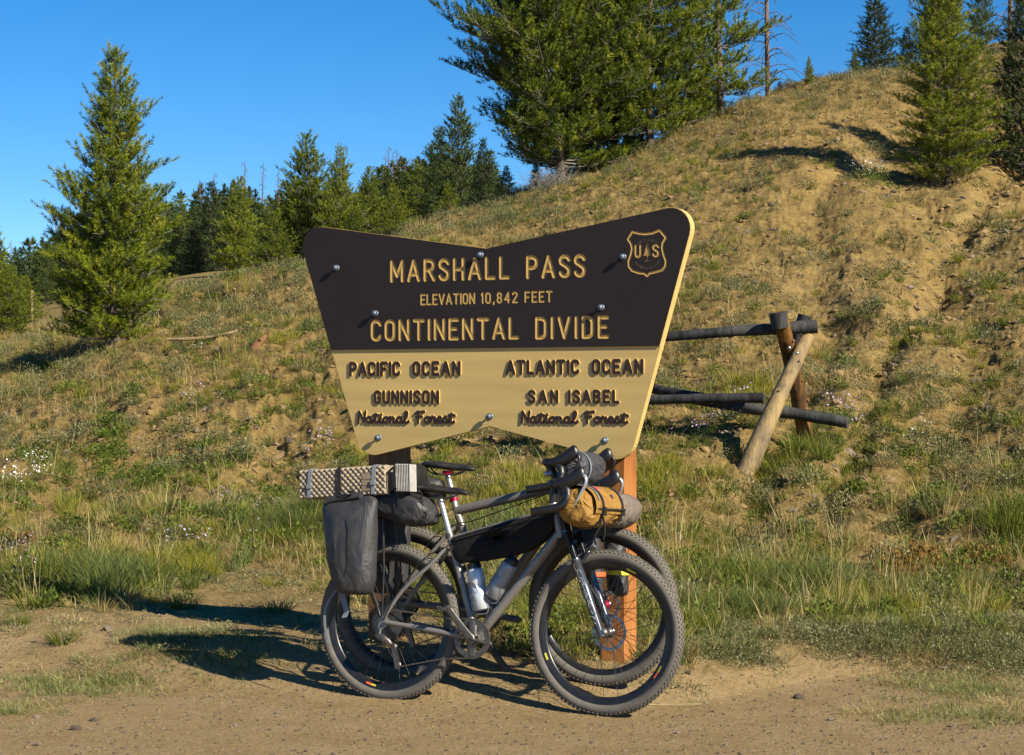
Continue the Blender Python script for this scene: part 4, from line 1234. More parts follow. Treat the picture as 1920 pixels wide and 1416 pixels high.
# panniers on the rear rack of the near bicycle
def pannier(y0, seed, label):
    m = MB()
    secs = []
    prof = [(.497, -.098, .050, .035), (.503, -.098, .074, .050), (.525, -.104, .092, .064), (.57, -.112, .108, .070), (.65, -.124, .121, .074), (.73, -.131, .129, .076), (.80, -.137, .136, .074), (.86, -.142, .140, .068), (.90, -.145, .142, .052), (.925, -.145, .140, .036), (.940, -.142, .126, .018), (.948, -.138, .10, .008)]
    for z, x, a, b in prof:
        secs.append(((x, y0, z), (a, 0, .0 if z < .9 else .012), (0, b, 0)))
    m.loft(secs, 44, 2.7, wr=.020, wf=8, seed=seed)
    o = place(m, 'pannier', MT['drybag'], MF, label, 'pannier', 'dry bag panniers on the near bicycle')
    r = MB()
    r.loft([((-.265, y0 - .012, .925), (0, .024, 0), (.0, 0, .016)), ((-.22, y0 - .012, .938), (0, .028, 0), (0, 0, .017)), ((-.15, y0 - .012, .948), (0, .026, 0), (0, 0, .015)), ((-.08, y0 - .01, .962), (0, .024, 0), (0, 0, .016))], 16, 3, wr=.006, wf=20)
    r.build('rolled_top', MT['drybag2'], o)
    b = MB(); b.box((-.16, y0 - .036, .958), (.045, .008, .016)); b.box((-.12, y0 - .03, .972), (.010, .03, .022)); b.build('buckle', MT['black'], o)
    sm = MB(); sm.tube([(-.106, y0 - .0755, .86), (-.103, y0 - .0785, .75), (-.098, y0 - .0775, .60)], .0016, 5); sm.build('seam', MT['black'], o)
    if y0 < 0:
        tl_ = strap_loop(spline([(-.215, y0 + .03, .515), (-.262, y0 + .02, .44), (-.268, y0 + .02, .36), (-.250, y0 + .02, .285), (-.240, y0 + .02, .262)], 5), .012, (1, 0, .2), .002)
        tl_.build('strap_tail', MT['strap'], o)
        tl_ = strap_loop(spline([(-.205, y0 + .05, .515), (-.185, y0 + .05, .46), (-.170, y0 + .05, .42), (-.180, y0 + .05, .385)], 5), .028, (1, 0, .2), .002)
        tl_.build('strap_tail', MT['strap'], o)
    tk = MB()
    for k in range(4):
        tk.box((-.032, y0 - .048, .595 - k * .012), (.012, .002, .002), 0)
    tk.build('printed_ticks', MT['decal'], o)
    return o
pannier(-.165, 1, 'grey roll top dry bag pannier hanging on the near side of the rack')
pannier(.165, 6, 'shaded dry bag pannier on the far side of the rack behind the wheel')
# long dry bag lying on the rack
db = MB()
secs = []
for x, z, a, h in ((-.13, .915, .02, .020), (-.125, .918, .06, .035), (-.08, .924, .085, .052), (.0, .922, .098, .074), (.07, .914, .10, .086), (.14, .902, .098, .084), (.195, .888, .088, .070), (.225, .875, .065, .048), (.240, .865, .03, .018)):
    secs.append(((x, -.02, z), (0, a, 0), (0, 0, h)))
db.loft(secs, 36, 2.9, wr=.030, wf=9, seed=3)
dbo = place(db, 'rack_dry_bag', MT['drybag2'], MF, 'crumpled grey dry bag lying lengthways on the rack behind the saddle', 'bag')
strap_loop([(.108, -.124, .86), (.100, -.128, .90), (.092, -.124, .95), (.082, -.148, 1.0), (.078, -.150, 1.04), (.078, -.15, 1.10), (.0, .02, 1.115), (0, .08, 1.07)], .016, (1, 0, 0)).build('strap', MT['strapblack'], dbo)
cw = MB()
for k in range(13):
    a = Vector((.185 + k * .0035, -.095 + .006 * math.sin(k), .985 - k * .0115))
    cw.lathe([(.0075, -.002), (.0105, -.002), (.0105, .002), (.0075, .002)], a, 'Y' if k % 2 else 'X', 10, closed=True)
place(cw, 'chain_loop', MT['black'], MF, 'short black chain hanging between the dry bag and the lower saddle', 'chain')
# black lumpy bag end above it
bb_ = MB()
bb_.loft([((.115, .0, .99), (.03, 0, 0), (0, .05, 0)), ((.122, .0, 1.02), (.038, 0, 0), (0, .06, 0)), ((.122, .0, 1.06), (.040, 0, 0), (0, .06, 0)), ((.115, .0, 1.10), (.040, 0, 0), (0, .055, 0)), ((.10, .0, 1.118), (.03, 0, 0), (0, .03, 0))], 24, 2.8, wr=.018, wf=22, seed=5)
place(bb_, 'stuff_pouch', MT['nylon'], MF, 'black gathered pouch at the right end of the foam pad', 'pouch')
# seat pack of the far bicycle
sk = MB()
sk.loft([((-.05, .0, .93), (0, .05, 0), (0, 0, .045)), ((.04, .0, .935), (0, .065, 0), (0, 0, .058)), ((.14, 0, .93), (0, .06, 0), (0, 0, .055)), ((.19, 0, .925), (0, .04, 0), (0, 0, .045)), ((.205, 0, .922), (0, .02, 0), (0, 0, .02))], 28, 2.6, wr=.015, wf=12, seed=12)
place(sk, 'seat_pack', MT['drybag2'], MBk, 'dark seat pack behind the far seatpost, half hidden', 'bag')
fbk = MB(); fbk.prism([(.52, .66), (.585, .69), (.62, .63), (.555, .595)], -.02, .03)
place(fbk, 'tool_case', MT['greybag'], MBk, 'small grey tool case in the far frame between the two bottles', 'case', bevel=.006)
rfr = MB()
for s in (-1, 1):
    rfr.tube([(.20, s * .03, .80), (-.02, s * .07, .79), (-.20, s * .07, .77)], .006, 8)
    rfr.tube([(-.02, s * .07, .79), (.0, s * .075, .39)], .007, 8)
    rfr.tube([(-.18, s * .07, .77), (-.01, s * .075, .40)], .007, 8)
rfr.build('rear_rack', MT['black'], back)

# foam sleeping pad with bumps
def foam_pad():
    Lx, Lz, Ly = .470, .138, .15
    m = MB()
    nx, nz = 176, 52
    m_v, m_f = [], []
    sxp, szp = .0285, .0300
    def bump(x, z):
        best = 0
        r = 0
        for k in (0, 1):
            px_ = (x / sxp - .5 * k); pz_ = (z / szp - .5 * k)
            dx = (px_ - round(px_)) * sxp; dz = (pz_ - round(pz_)) * szp
            d = math.hypot(dx, dz) / .0112
            if d < 1: r = max(r, math.sqrt(1 - d * d))
        return r * .0105
    T = MF @ Matrix.Translation((-.205, -.060, 1.022)) @ Matrix.Rotation(-math.radians(4.0), 4, 'Y')
    for j in range(nz + 1):
        for i in range(nx + 1):
            x = -Lx / 2 + Lx * i / nx; z = -Lz / 2 + Lz * j / nz
            e = min(x + Lx / 2, Lx / 2 - x, z + Lz / 2, Lz / 2 - z)
            edge = max(0, 1 - e / .006) ** 2 * .006
            h = bump(x, z) if e > .004 else 0
            pl = (.105 < x < .165 and -.05 < z < .036)
            if pl: h = 0
            sag = .006 * (1 - (abs(x + .02) < .014)) 
            m_v.append((x, -Ly / 2 - h + edge - sag + .006, z))
    for j in range(nz):
        for i in range(nx):
            a = j * (nx + 1) + i
            m_f.append((a, a + 1, a + nx + 2, a + nx + 1))
    m.add(m_v, m_f)
    # folded layers seen from the ends and top
    for k in range(7):
        y0 = -Ly / 2 + .0065 + k * .0205
        m.box((0, y0 + .0095, 0), (Lx - .004 * (k % 2), .0185, Lz - .003 * (k % 3)), 0)
    o = m.build('foam_pad', [MT['pad']])
    o.matrix_world = T
    tag(o, 'beige egg crate foam sleeping pad folded on top of the near rack', 'sleeping pad')
    pl = MB(); pl.box((.135, -Ly / 2 - .006, -.007), (.060, .008, .086)); po = pl.build('brand_plate', MT['pad_plate'], o, bevel=.002)
    tx = MB()
    for w_, z0 in (('THERM', .006), ('AREST', -.022)):
        for c, segs, ww in word_segments(w_, .112, .158, z0, .017, None, .085):
            raised_letter(tx, segs, ww, -Ly / 2 - .0101, -Ly / 2 - .0118, 0, 0)
    tx.build('plate_lettering', MT['pad'], po)
    for x, w_, mt, n_ in ((-.175, .020, 'strap', 'grey_strap'), (.170, .020, 'strap', 'grey_strap'), (-.018, .021, 'strapblack', 'black_strap')):
        yf = -Ly / 2 - .0125
        P = [(x, yf + .02, -Lz / 2 - .004), (x - .002, yf, -Lz / 2 + .004), (x, yf - .001, -.03), (x + .004, yf - .001, .02), (x + .008, yf, Lz / 2 - .004), (x + .008, yf + .02, Lz / 2 + .004), (x + .008, Ly / 2, Lz / 2 + .004)]
        s_ = strap_loop(P, w_, (1, 0, 0), .0018)
        if mt == 'strap':
            s_.box((x + .001, yf - .004, -.012), (.024, .006, .020))
        s_.build(n_, MT[mt], o)
foam_pad()
# pleated silver folded sheet next to it
sv = MB()
npl = 8
P = []
for i in range(npl * 2 + 1):
    P.append((.0 + i * .068 / (npl * 2), -.165 + (.012 if i % 2 else 0)))
v = [(x, y, .985 + .0) for x, y in P] + [(x - .008, y, 1.112) for x, y in P]
n = len(P)
sv.add(v, [(i, i + 1, n + i + 1, n + i) for i in range(n - 1)], 0, False)
v2 = [(0, -.160, .985), (.068, -.160, .985), (.060, -.160, 1.112), (-.008, -.160, 1.112), (0, -.09, .985), (.068, -.09, .985), (.060, -.09, 1.112), (-.008, -.09, 1.112)]
sv.add(v2, [(4, 5, 1, 0), (3, 2, 6, 7), (0, 3, 7, 4), (1, 5, 6, 2), (7, 6, 5, 4)], 0, False)
place(sv, 'folded_seat_mat', MT['silver'], MF @ Matrix.Translation((.090, .02, 0)), 'pleated silver folded mat standing at the right end of the foam pad', 'mat')

# ------------------------------------------------------------------ buck fence behind the sign
def log_mesh(pts, rad, seed, mats, n=16, stubs=()):  # pts in metres
    P = spline(pts, 8)
    m = MB()
    rr = []
    for i in range(len(P)):
        t = i / (len(P) - 1)
        k = t * (len(rad) - 1); a = int(min(k, len(rad) - 2))
        rr.append(rad[a] + (rad[a + 1] - rad[a]) * (k - a))
    m.tube(P, rr, n)
    m.v = [tuple(Vector(p) + Vector((mnoise.noise(Vector(p) * 9 + Vector((seed, 0, 0))), mnoise.noise(Vector(p) * 9 + Vector((0, seed, 3))), mnoise.noise(Vector(p) * 9 + Vector((7, 1, seed))))) * .006) for p in m.v]
    for (t, dx, dy, dz, r) in stubs:
        p = P[int(t * (len(P) - 1))]
        m.tube([p, Vector(p) + Vector((dx, dy, dz))], [r, r * .7], 7)
    return m
def at(px, py, D):
    return Vector(((px - 960) / F_ * D, D, EYE + (745 - py) / F_ * D))
def build_fence():
    Y0 = 16.6
    root = empty('log_fence', None, tuple(at(1440, 800, Y0)))
    tag(root, 'weathered buck and rail log fence with crossed legs to the right of the sign', 'fence')
    inv = Matrix.Translation(-root.location)
    def L(pts): return [tuple(inv @ Vector(p)) for p in pts]
    def put(mb, nm, mt, lab=None):
        o = mb.build(nm, MT[mt], root)
        if lab: o['label'] = lab
    # rear leg: leans back to the left at the top (orange, bark partly on)
    a = at(1520, 860, 17.1); b = at(1492, 720, 16.85); c = at(1462, 592, 16.40)
    put(log_mesh(L([a + Vector((.01, 0, -.12)), b, c]), [.070, .068, .062, .062], 1, None, 16, [(.30, -.07, -.04, .05, .018), (.42, .06, -.05, .06, .02), (.55, .05, -.06, .03, .018), (.74, -.05, -.07, .03, .016), (.80, .05, -.07, .03, .016)]), 'leg', 'log_bark', 'orange peeling log leg leaning left')
    cp = MB(); cp.tube(L([c + Vector((.004, .008, -.10)), c + Vector((-.014, -.004, .025))]), [.070, .073], 14)
    put(cp, 'log_end', 'log_grey')
    # front leg: foot at the left, top at the right
    a = at(1396, 880, 16.2); b = at(1456, 754, 16.38); c = at(1517, 628, 16.62)
    put(log_mesh(L([a + Vector((-.03, 0, -.12)), b, c]), [.088, .080, .068, .058, .054], 3, None, 18, [(.35, .06, -.05, .02, .012), (.5, .07, -.03, .02, .012), (.62, -.02, -.08, .02, .012), (.75, .03, -.07, .02, .010), (.85, -.02, -.07, .01, .010)]), 'leg', 'log_brown', 'pale barkless log leg leaning right')
    for q, Dq in ((at(1495, 662, 16.40), 0), (at(1508, 790, 16.93), 0), (at(1480, 652, 16.40), 0)):
        nl = MB(); nl.ball(tuple(inv @ q), .014, 10); put(nl, 'nail', 'nail')
    # rails
    put(log_mesh(L([at(1040, 655, 16.9), at(1250, 632, 16.75), at(1380, 621, 16.6), at(1532, 612, 16.58)]), [.036, .040, .043, .056], 5, None), 'rail', 'log_grey', 'top rail')
    put(log_mesh(L([at(1100, 690, 18.0), at(1232, 730, 17.4), at(1335, 748, 17.0)]), [.038, .044, .040], 8, None), 'rail', 'log_grey')
    put(log_mesh(L([at(1000, 760, 17.2), at(1200, 751, 16.7), at(1300, 748, 16.5), at(1432, 746, 16.3)]), [.036, .040, .040, .042], 9, None), 'rail', 'log_grey')
    put(log_mesh(L([at(1240, 738, 17.6), at(1400, 765, 17.0), at(1500, 777, 16.85), at(1590, 793, 16.7)]), [.042, .046, .050, .048], 11, None, 16, [(.2, .02, -.04, -.07, .008)]), 'rail', 'log_grey', 'low sagging rail running into the grass')
    for q0, q1, nmx in ((at(1100, 845, 16.8), at(1148, 650, 16.9), 'log_brown'), (at(1168, 832, 17.6), at(1120, 642, 17.05), 'log_bark')):
        put(log_mesh(L([q0, (q0 + q1) / 2, q1]), [.08, .07, .06], 17, None), 'leg', nmx)
    q = at(1508, 598, 16.9)
    st2 = log_mesh(L([q + Vector((-.10, .05, -.42)), q + Vector((.012, .02, .03))]), [.058, .064], 15, None)
    put(st2, 'brace', 'log_grey')
build_fence()

# thin marker post, stump, fallen branches
def marker():
    b = at(60, 614, 58); z = gz(b.x, b.y)
    m = MB(); m.prism([(-.035, -.3), (.035, -.3), (.035, .86), (.0, .88), (-.035, .86)], -.03, .03)
    o = m.build('marker_post', MT['log_brown']); o.location = (b.x, b.y, z)
    tag(o, 'thin pale marker post on the grass slope left of the big lone pine', 'post')
marker()
def drop(px, D):
    x = (px - 960) / F_ * D
    return Vector((x, D, gz(x, D)))
def find_d(px, py, lo=8.0, hi=45.0):
    """ground point seen along a direction (first hit going away)"""
    D = np.geomspace(lo, hi, 900)
    z = ground((px - 960) / F_ * D, D)
    ang = 745 - (z - EYE) / D * F_
    k = np.argmax(ang <= py)
    if ang[k] > py: k = len(D) - 1
    return drop(px, float(D[k]))
def stump():
    p = find_d(478, 655)
    m = log_mesh([(-.05, 0, -.10), (.03, .0, .03), (.13, .02, .13)], [.065, .055, .04, .022], 21, None, 14, [(.5, .04, -.05, .06, .02)])
    o = m.build('stump', MT['post_old']); o.location = p
    tag(o, 'broken reddish stump leaning out of the bank left of the sign', 'stump')
    p = find_d(375, 640); 
    m = log_mesh([(-.38, 0, .02), (.0, .0, .035), (.42, .12, .12)], [.018, .022, .014], 23, None, 8, [(.5, .08, -.02, .10, .006)])
    o = m.build('fallen_branch', MT['log_brown']); o.location = p
    tag(o, 'pale fallen branch lying on the bank near the reddish stump', 'branch')
    p = find_d(1225, 1325)
    m = MB(); m.tube([(-.2, -.02, .006), (0, 0, .010), (.22, .03, .008)], .0014, 6)
    o = m.build('straw', simple('straw_stalk', (.5, .40, .2), .8)); o.location = p
    tag(o, 'single pale straw lying on the dirt right of the front tyre', 'straw')
stump()
# heap of bare grey sticks under the big pine
def brush(px, py, size, n, seed, label, D=None):
    p = drop(px, D) if D else find_d(px, py)
    r = random.Random(seed); m = MB()
    for k in range(n):
        a = r.uniform(0, math.pi * 2); 
        s = Vector((math.cos(a) * r.uniform(0, .7) * size, math.sin(a) * r.uniform(0, .4) * size, r.uniform(-.02, .12) * size))
        e = s + Vector((r.uniform(-.6, .6) * size, r.uniform(-.3, .3) * size, r.uniform(.1, .55) * size))
        mid = (s + e) / 2 + Vector((r.uniform(-.1, .1), 0, r.uniform(0, .2))) * size
        m.tube(spline([s, mid, e], 3), [.006, .0055, .005, .004, .003, .002, .0015], 5, cap=False)
    o = m.build('brush_heap', MT['twig']); o.location = p
    tag(o, label, 'brush')
brush(1035, 350, .65, 130, 3, 'bare grey brush heap under the large spreading pine', 32.5)
brush(745, 405, .9, 90, 8, 'pale dead brush among the young pines above the left of the sign', 62)

# ------------------------------------------------------------------ conifers
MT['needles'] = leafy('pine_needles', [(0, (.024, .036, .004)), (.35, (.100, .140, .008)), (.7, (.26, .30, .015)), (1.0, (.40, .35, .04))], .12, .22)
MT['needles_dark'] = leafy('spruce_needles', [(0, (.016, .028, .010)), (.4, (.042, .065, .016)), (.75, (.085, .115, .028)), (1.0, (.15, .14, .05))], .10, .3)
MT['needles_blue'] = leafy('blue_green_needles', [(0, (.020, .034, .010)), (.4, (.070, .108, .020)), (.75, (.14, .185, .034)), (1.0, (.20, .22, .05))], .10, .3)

def rnd_unit(n, rng):
    v = rng.normal(size=(n, 3)); return v / np.linalg.norm(v, axis=1)[:, None]
def needle_tris(P, Dv, Ls, per, nl, nw, rng, spread=.8, brown=.02):
    """bottle-brush shoots -> needle triangles"""
    n = len(P)
    P = np.repeat(P, per, 0); Dr = np.repeat(Dv, per, 0); Lr = np.repeat(Ls, per)
    t = rng.random(n * per)
    base = P + Dr * (t * Lr)[:, None]
    r = rnd_unit(n * per, rng)
    r = r - Dr * (r * Dr).sum(1)[:, None]
    r /= np.linalg.norm(r, axis=1)[:, None] + 1e-6
    d = Dr * (1.0 - spread * .6) + r * spread
    d /= np.linalg.norm(d, axis=1)[:, None]
    ln = nl * rng.uniform(.7, 1.2, n * per)
    tip = base + d * ln[:, None]
    side = np.cross(d, rnd_unit(n * per, rng)); side /= np.linalg.norm(side, axis=1)[:, None] + 1e-6
    w = nw * .5
    V = np.stack([base - side * w, base + side * w, tip + side * w * .35], 1).reshape(-1, 3)
    Fc = np.arange(len(V)).reshape(-1, 3)
    tone_s = np.repeat(np.clip(rng.normal(.45, .16, n), 0, 1), per)
    bs = np.repeat(rng.random(n) < brown, per)
    tone = np.repeat(np.where(bs, 1.0, tone_s), 3).reshape(-1, 3)
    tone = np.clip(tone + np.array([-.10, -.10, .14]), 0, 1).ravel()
    return V, Fc, tone
def build_pine(seed, H, R, whorls, perw, profile, mat, first=.03, lift=(0.05, .75), shoot=.095, per=13, nl=.062, nw=.0105, spacing=.075, droop=0.0, stems=((0, 0, 0, 0),), sway=.05, dens=1.0, trunk_r=None, bare=.22):
    rng = np.random.default_rng(seed)
    wood = MB()
    SP, SD, SL = [], [], []
    tr = (trunk_r or H * .016) * .8
    limbs = MB()
    for (sx, sy, lx, ly) in stems:
        trunk = []
        for i in range(9):
            t = i / 8
            trunk.append(Vector((sx + lx * t * H + math.sin(t * 5 + seed) * sway, sy + ly * t * H + math.cos(t * 4 + seed) * sway, -.25 + t * (H + .25))))
        wood.tube(trunk, [tr * (1 - .93 * i / 8) + .004 for i in range(9)], 9)
        def tp(h):
            t = max(0, min(1, (h + .25) / (H + .25))) * 8; i = min(int(t), 7)
            return trunk[i].lerp(trunk[i + 1], t - i)
        for wl in range(whorls):
            tt = first + (1 - first) * ((wl + rng.random() * .5) / whorls)
            h = tt * H
            pr = profile(tt) * rng.uniform(.78, 1.14)
            k = max(3, int(perw * (1 if tt < .85 else .7)))
            a0 = rng.random() * 6.28
            for b in range(k):
                az = a0 + b * 6.283 / k + rng.normal() * .28
                L = max(.10, R * pr * rng.uniform(.62, 1.18))
                el = lift[0] + (lift[1] - lift[0]) * tt ** 1.3 + rng.normal() * .12
                d = np.array([math.cos(az) * math.cos(el), math.sin(az) * math.cos(el), math.sin(el)])
                p0 = np.array(tp(h + rng.normal() * .03))
                ns = max(4, int(L / .09))
                s = np.linspace(0, 1, ns + 1)[:, None]
                pts = p0 + d * L * s + np.array([0, 0, 1.0]) * (L * (.22 - droop) * s ** 2 - droop * L * .5 * s)
                pts += np.cumsum(rng.normal(size=pts.shape) * .007, 0)
                limbs.tube([tuple(q) for q in pts[::2]] if ns > 5 else [tuple(q) for q in (pts[0], pts[ns // 2], pts[-1])], [max(.003, .011 * (L / 1.0) * (1 - .8 * j / (len(pts[::2]) if ns > 5 else 3))) for j in range(len(pts[::2]) if ns > 5 else 3)], 5, cap=False)
                tang = np.gradient(pts, axis=0); tang /= np.linalg.norm(tang, axis=1)[:, None]
                SP.append(pts[-1]); SD.append(tang[-1]); SL.append(shoot * 1.3)
                step = spacing
                ds = bare
                side = 1
                while ds < 1.0:
                    j = min(ns, int(ds * ns))
                    q = pts[j]; tg = tang[j]
                    lat = np.cross(tg, [0, 0, 1.0]); lat /= np.linalg.norm(lat) + 1e-6
                    side = -side
                    tl = (.42 * L * (1.08 - ds) + .05) * rng.uniform(.6, 1.15)
                    td = tg * .75 + lat * side * .75 + np.array([0, 0, rng.normal() * .28 + .12]); td /= np.linalg.norm(td)
                    m = max(1, int(tl / spacing))
                    if tl > .12:
                        limbs.tube([tuple(q), tuple(q + td * tl)], [.004, .002], 4, cap=False)
                    for u in range(m):
                        if rng.random() > dens: continue
                        f = (u + 1) / m
                        c = q + td * tl * f + np.array([0, 0, .12 * tl * f * f])
                        sd = td * (.9 if u == m - 1 else .5) + lat * side * (0 if u == m - 1 else rng.choice([-.5, .8])) + np.array([0, 0, rng.uniform(.35, 1.25)])
                        sd /= np.linalg.norm(sd)
                        SP.append(c); SD.append(sd); SL.append(shoot * rng.uniform(.7, 1.3))
                    ds += step / L * rng.uniform(.8, 1.25)
        top = np.array(trunk[-1])
        for k in range(5):
            SP.append(top - np.array([0, 0, .06 * k])); SD.append(np.array([rng.normal() * .2, rng.normal() * .2, 1.0])); SL.append(shoot * 1.3)
    SP = np.array(SP); SD = np.array(SD); SL = np.array(SL)
    SD /= np.linalg.norm(SD, axis=1)[:, None]
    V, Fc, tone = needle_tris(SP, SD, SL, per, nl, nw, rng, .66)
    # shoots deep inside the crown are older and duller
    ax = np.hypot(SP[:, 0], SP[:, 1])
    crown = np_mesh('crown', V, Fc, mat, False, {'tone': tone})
    tm = wood.mesh('trunk', MT['bark'])
    lm = limbs.mesh('limbs', MT['twig'])
    return tm, crown, lm, len(SP)

def cone(p=.85, low=.0, low_at=.12): 
    return lambda t: (max(0, 1 - t) ** p) * (min(1, .55 + t / low_at * .45) if t < low_at else 1) + .02
def plant_tree(name, meshes, loc, s, rz, label, group=None, cat='tree', lean=(0, 0)):
    r = empty(name, None, (loc[0], loc[1], loc[2] - .02), rz)
    r.rotation_euler = (lean[0], lean[1], rz)
    r.scale = (s, s, s) if not hasattr(s, '__len__') else s
    tag(r, label, cat, group)
    for nm, me in zip(('trunk', 'crown', 'limbs'), meshes):
        if me is not None: link(nm, me, r)
    return r
NT = 0
def report(n):
    global NT; NT += n
# big lone pine on the left
mA = build_pine(11, 3.75, .75, 34, 7, lambda t: min(1, ((1 - t) / .6) ** .8) * (.85 + .15 * min(1, t / .12)) * (.84 if .46 < t < .56 else 1) + .02, MT['needles'], .02, (.0, 1.0), .125, 44, .055, .0075, .050, trunk_r=.06, bare=.32)
report(mA[3])
L0 = find_d(212, 648, 18, 40)
s0 = (L0.y * 552 / F_) / 3.83
plant_tree('pine_tree', mA[:3], L0, (s0 * 1.1, s0 * 1.1, s0), .6, 'tall bushy lone pine standing on the slope at the left')
# large spreading multi stem pine behind the ridge, top centre
mB = build_pine(23, 6.8, 1.72, 24, 7, lambda t: (.62 + .38 * min(1, t / .15)) * (1 - .25 * t) + .02, MT['needles'], .03, (.0, .85), .15, 38, .068, .0105, .064, stems=((-.2, 0, .02, 0), (.4, .2, .06, 0)), dens=.95, sway=.12, trunk_r=.10)
report(mB[3])
plant_tree('pine_tree', mB[:3], drop(1062, 34.5), 1.0, 1.1, 'huge spreading dark pine with bare twisted lower limbs above the ridge centre')
mC = build_pine(31, 5.6, 1.25, 22, 6, lambda t: (.8 + .2 * min(1, t / .15)) * (1 - .42 * t) + .02, MT['needles'], .02, (.0, .85), .15, 38, .068, .0105, .060, dens=.95, sway=.1, trunk_r=.08)
report(mC[3])
plant_tree('pine_tree', mC[:3], drop(1228, 34.6), 1.06, 2.1, 'dense pine just right of the huge spreading pine on the ridge')
plant_tree('pine_tree', mC[:3], drop(1140, 35.6), 1.12, 4.4, 'dense pine tucked behind the right side of the huge spreading pine')
# open crowned pine with visible trunk
mD = build_pine(41, 6.2, 1.10, 20, 5, lambda t: (.80 + .2 * min(1, t / .3)) * (1 - .45 * t) + .02, MT['needles'], .03, (.0, .7), .14, 38, .065, .0105, .062, dens=.9, sway=.05, trunk_r=.075)
report(mD[3])
plant_tree('pine_tree', mD[:3], drop(1352, 35.4), 1.0, .3, 'open crowned pine with visible grey trunk next to the dead snag')
plant_tree('pine_tree', mD[:3], drop(1292, 37.5), (.9, .9, .95), 2.4, 'thin see through pine between the dense pine and the open crowned pine')
# bushy pine on the right bank
mE = build_pine(53, 4.6, .90, 34, 7, lambda t: (.62 + .38 * min(1, t / .25)) * (1 - t) ** .42 + .02, MT['needles'], .01, (.05, 1.0), .125, 42, .055, .0075, .052, trunk_r=.055, bare=.32)
report(mE[3])
PR = find_d(1772, 345, 20, 36)
print('right pine', PR)
plant_tree('pine_tree', mE[:3], PR, (.92, .92, .66), 1.9, 'bright green bushy pine on the bare slope at the right')
# medium shared variants
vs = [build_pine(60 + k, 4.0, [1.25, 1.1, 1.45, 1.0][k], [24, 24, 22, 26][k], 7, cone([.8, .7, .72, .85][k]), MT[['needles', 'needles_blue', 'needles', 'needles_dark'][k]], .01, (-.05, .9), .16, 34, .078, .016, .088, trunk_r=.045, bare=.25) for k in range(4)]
for q in vs: report(q[3])
def mid(px, top, base, D, k, wf, rz, label, group=None, name='pine_tree', D_on=True):
    p = drop(px, D)
    zt = level(top, D); h = zt - p.z
    s = h / 4.05
    plant_tree(name, vs[k][:3], p, (s * wf, s * wf, s), rz, label, group)
mid(1642, -20, 140, 40, 3, 1.45, .2, 'dark tall pine on the skyline left of the right hand pine')
mid(1700, 50, 140, 42, 3, 1.3, 1.7, 'short dark pine half hidden behind the right hand pine')
mid(1604, 92, 145, 39, 0, .9, 2.2, 'small bright sapling in front of the dark skyline pine')
mid(1765, -60, 160, 42, 0, 1.0, 3.0, 'light topped pine rising behind the right hand pine')
mid(1842, -60, 180, 43, 1, .85, 1.0, 'pine with loose upper boughs behind the right hand pine')
mid(1930, -90, 280, 30, 3, 1.15, .5, 'dark pine at the very right edge of the slope')
mid(1518, 104, 168, 36.5, 0, .8, 2.9, 'tiny lone sapling on the skyline right of the snag')
mid(1462, 150, 190, 37, 3, 2.2, 2.0, 'low dark shrubby conifer at the foot of the dead snag')
mid(1420, 175, 230, 36, 2, 1.6, 2.5, 'low bushy young pine left of the dead snag foot')
mid(-12, 428, 620, 42, 0, 1.0, .9, 'pine at the very left edge of the picture')
mid(14, 500, 640, 40, 2, 1.5, 1.9, 'young bushy pine at the left edge below the taller one')
mid(575, 258, 530, 66, 2, 1.1, .4, 'tall yellow green pine rising behind the left wing of the sign')
mid(636, 280, 520, 64, 2, .78, 2.2, 'narrow pine just right of the tall yellow green one')
mid(692, 315, 500, 66, 0, 1.1, 1.2, 'middle height pine above the left wing of the sign')
mid(738, 345, 480, 60, 0, 1.3, 3.1, 'low full pine above the left wing slope')
mid(780, 302, 470, 68, 0, 1.1, 4.0, 'light green pine left of the blue green group')
mid(858, 185, 430, 50, 1, 1.0, .7, 'tall blue green pine directly left of the huge spreading pine')
mid(822, 245, 450, 52, 1, 1.05, 2.7, 'blue green pine leaning on the tall blue green pine')
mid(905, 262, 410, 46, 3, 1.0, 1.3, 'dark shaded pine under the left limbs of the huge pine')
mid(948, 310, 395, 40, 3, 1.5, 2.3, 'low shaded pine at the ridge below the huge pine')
mid(448, 335, 530, 78, 0, 1.05, .2, 'broad green pine in the row left of the sign')
mid(512, 400, 535, 58, 2, 1.35, 1.2, 'bushy low pine touching the upper left corner of the sign')
mid(392, 345, 530, 84, 3, 1.15, 2.2, 'dark conifer beside the broad green pine left of the sign')
mid(362, 415, 528, 80, 3, 1.4, 3.2, 'dark rounded conifer behind the lone pine')
mid(340, 385, 530, 90, 1, 1.1, 4.2, 'grey green conifer just right of the lone pine')
mid(665, 390, 500, 56, 2, 1.3, 3.6, 'bushy young pine hugging the top of the sign')
mid(840, 345, 440, 45, 0, 1.35, 5.0, 'spreading young pine on the ridge above the sign')
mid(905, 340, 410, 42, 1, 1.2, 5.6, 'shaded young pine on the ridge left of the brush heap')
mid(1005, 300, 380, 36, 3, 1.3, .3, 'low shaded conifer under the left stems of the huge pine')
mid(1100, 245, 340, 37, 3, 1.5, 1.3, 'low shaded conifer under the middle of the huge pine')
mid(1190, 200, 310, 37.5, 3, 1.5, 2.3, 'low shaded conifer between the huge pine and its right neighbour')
mid(1262, 150, 262, 37, 0, 1.5, 1.1, 'low yellow green pine filling the foot of the dense ridge pine')
mid(1318, 120, 240, 37.5, 2, 1.2, 4.1, 'young pine between the see through pine and the open crowned pine')
mid(1300, 165, 270, 38, 2, 1.6, 3.3, 'low bushy conifer on the ridge under the see through pine')
mid(90, 470, 575, 74, 1, .9, 1.1, 'pale green conifer left of the lone pine')
mid(50, 520, 590, 60, 0, 1.5, 2.6, 'low bushy pines edge near the marker post')
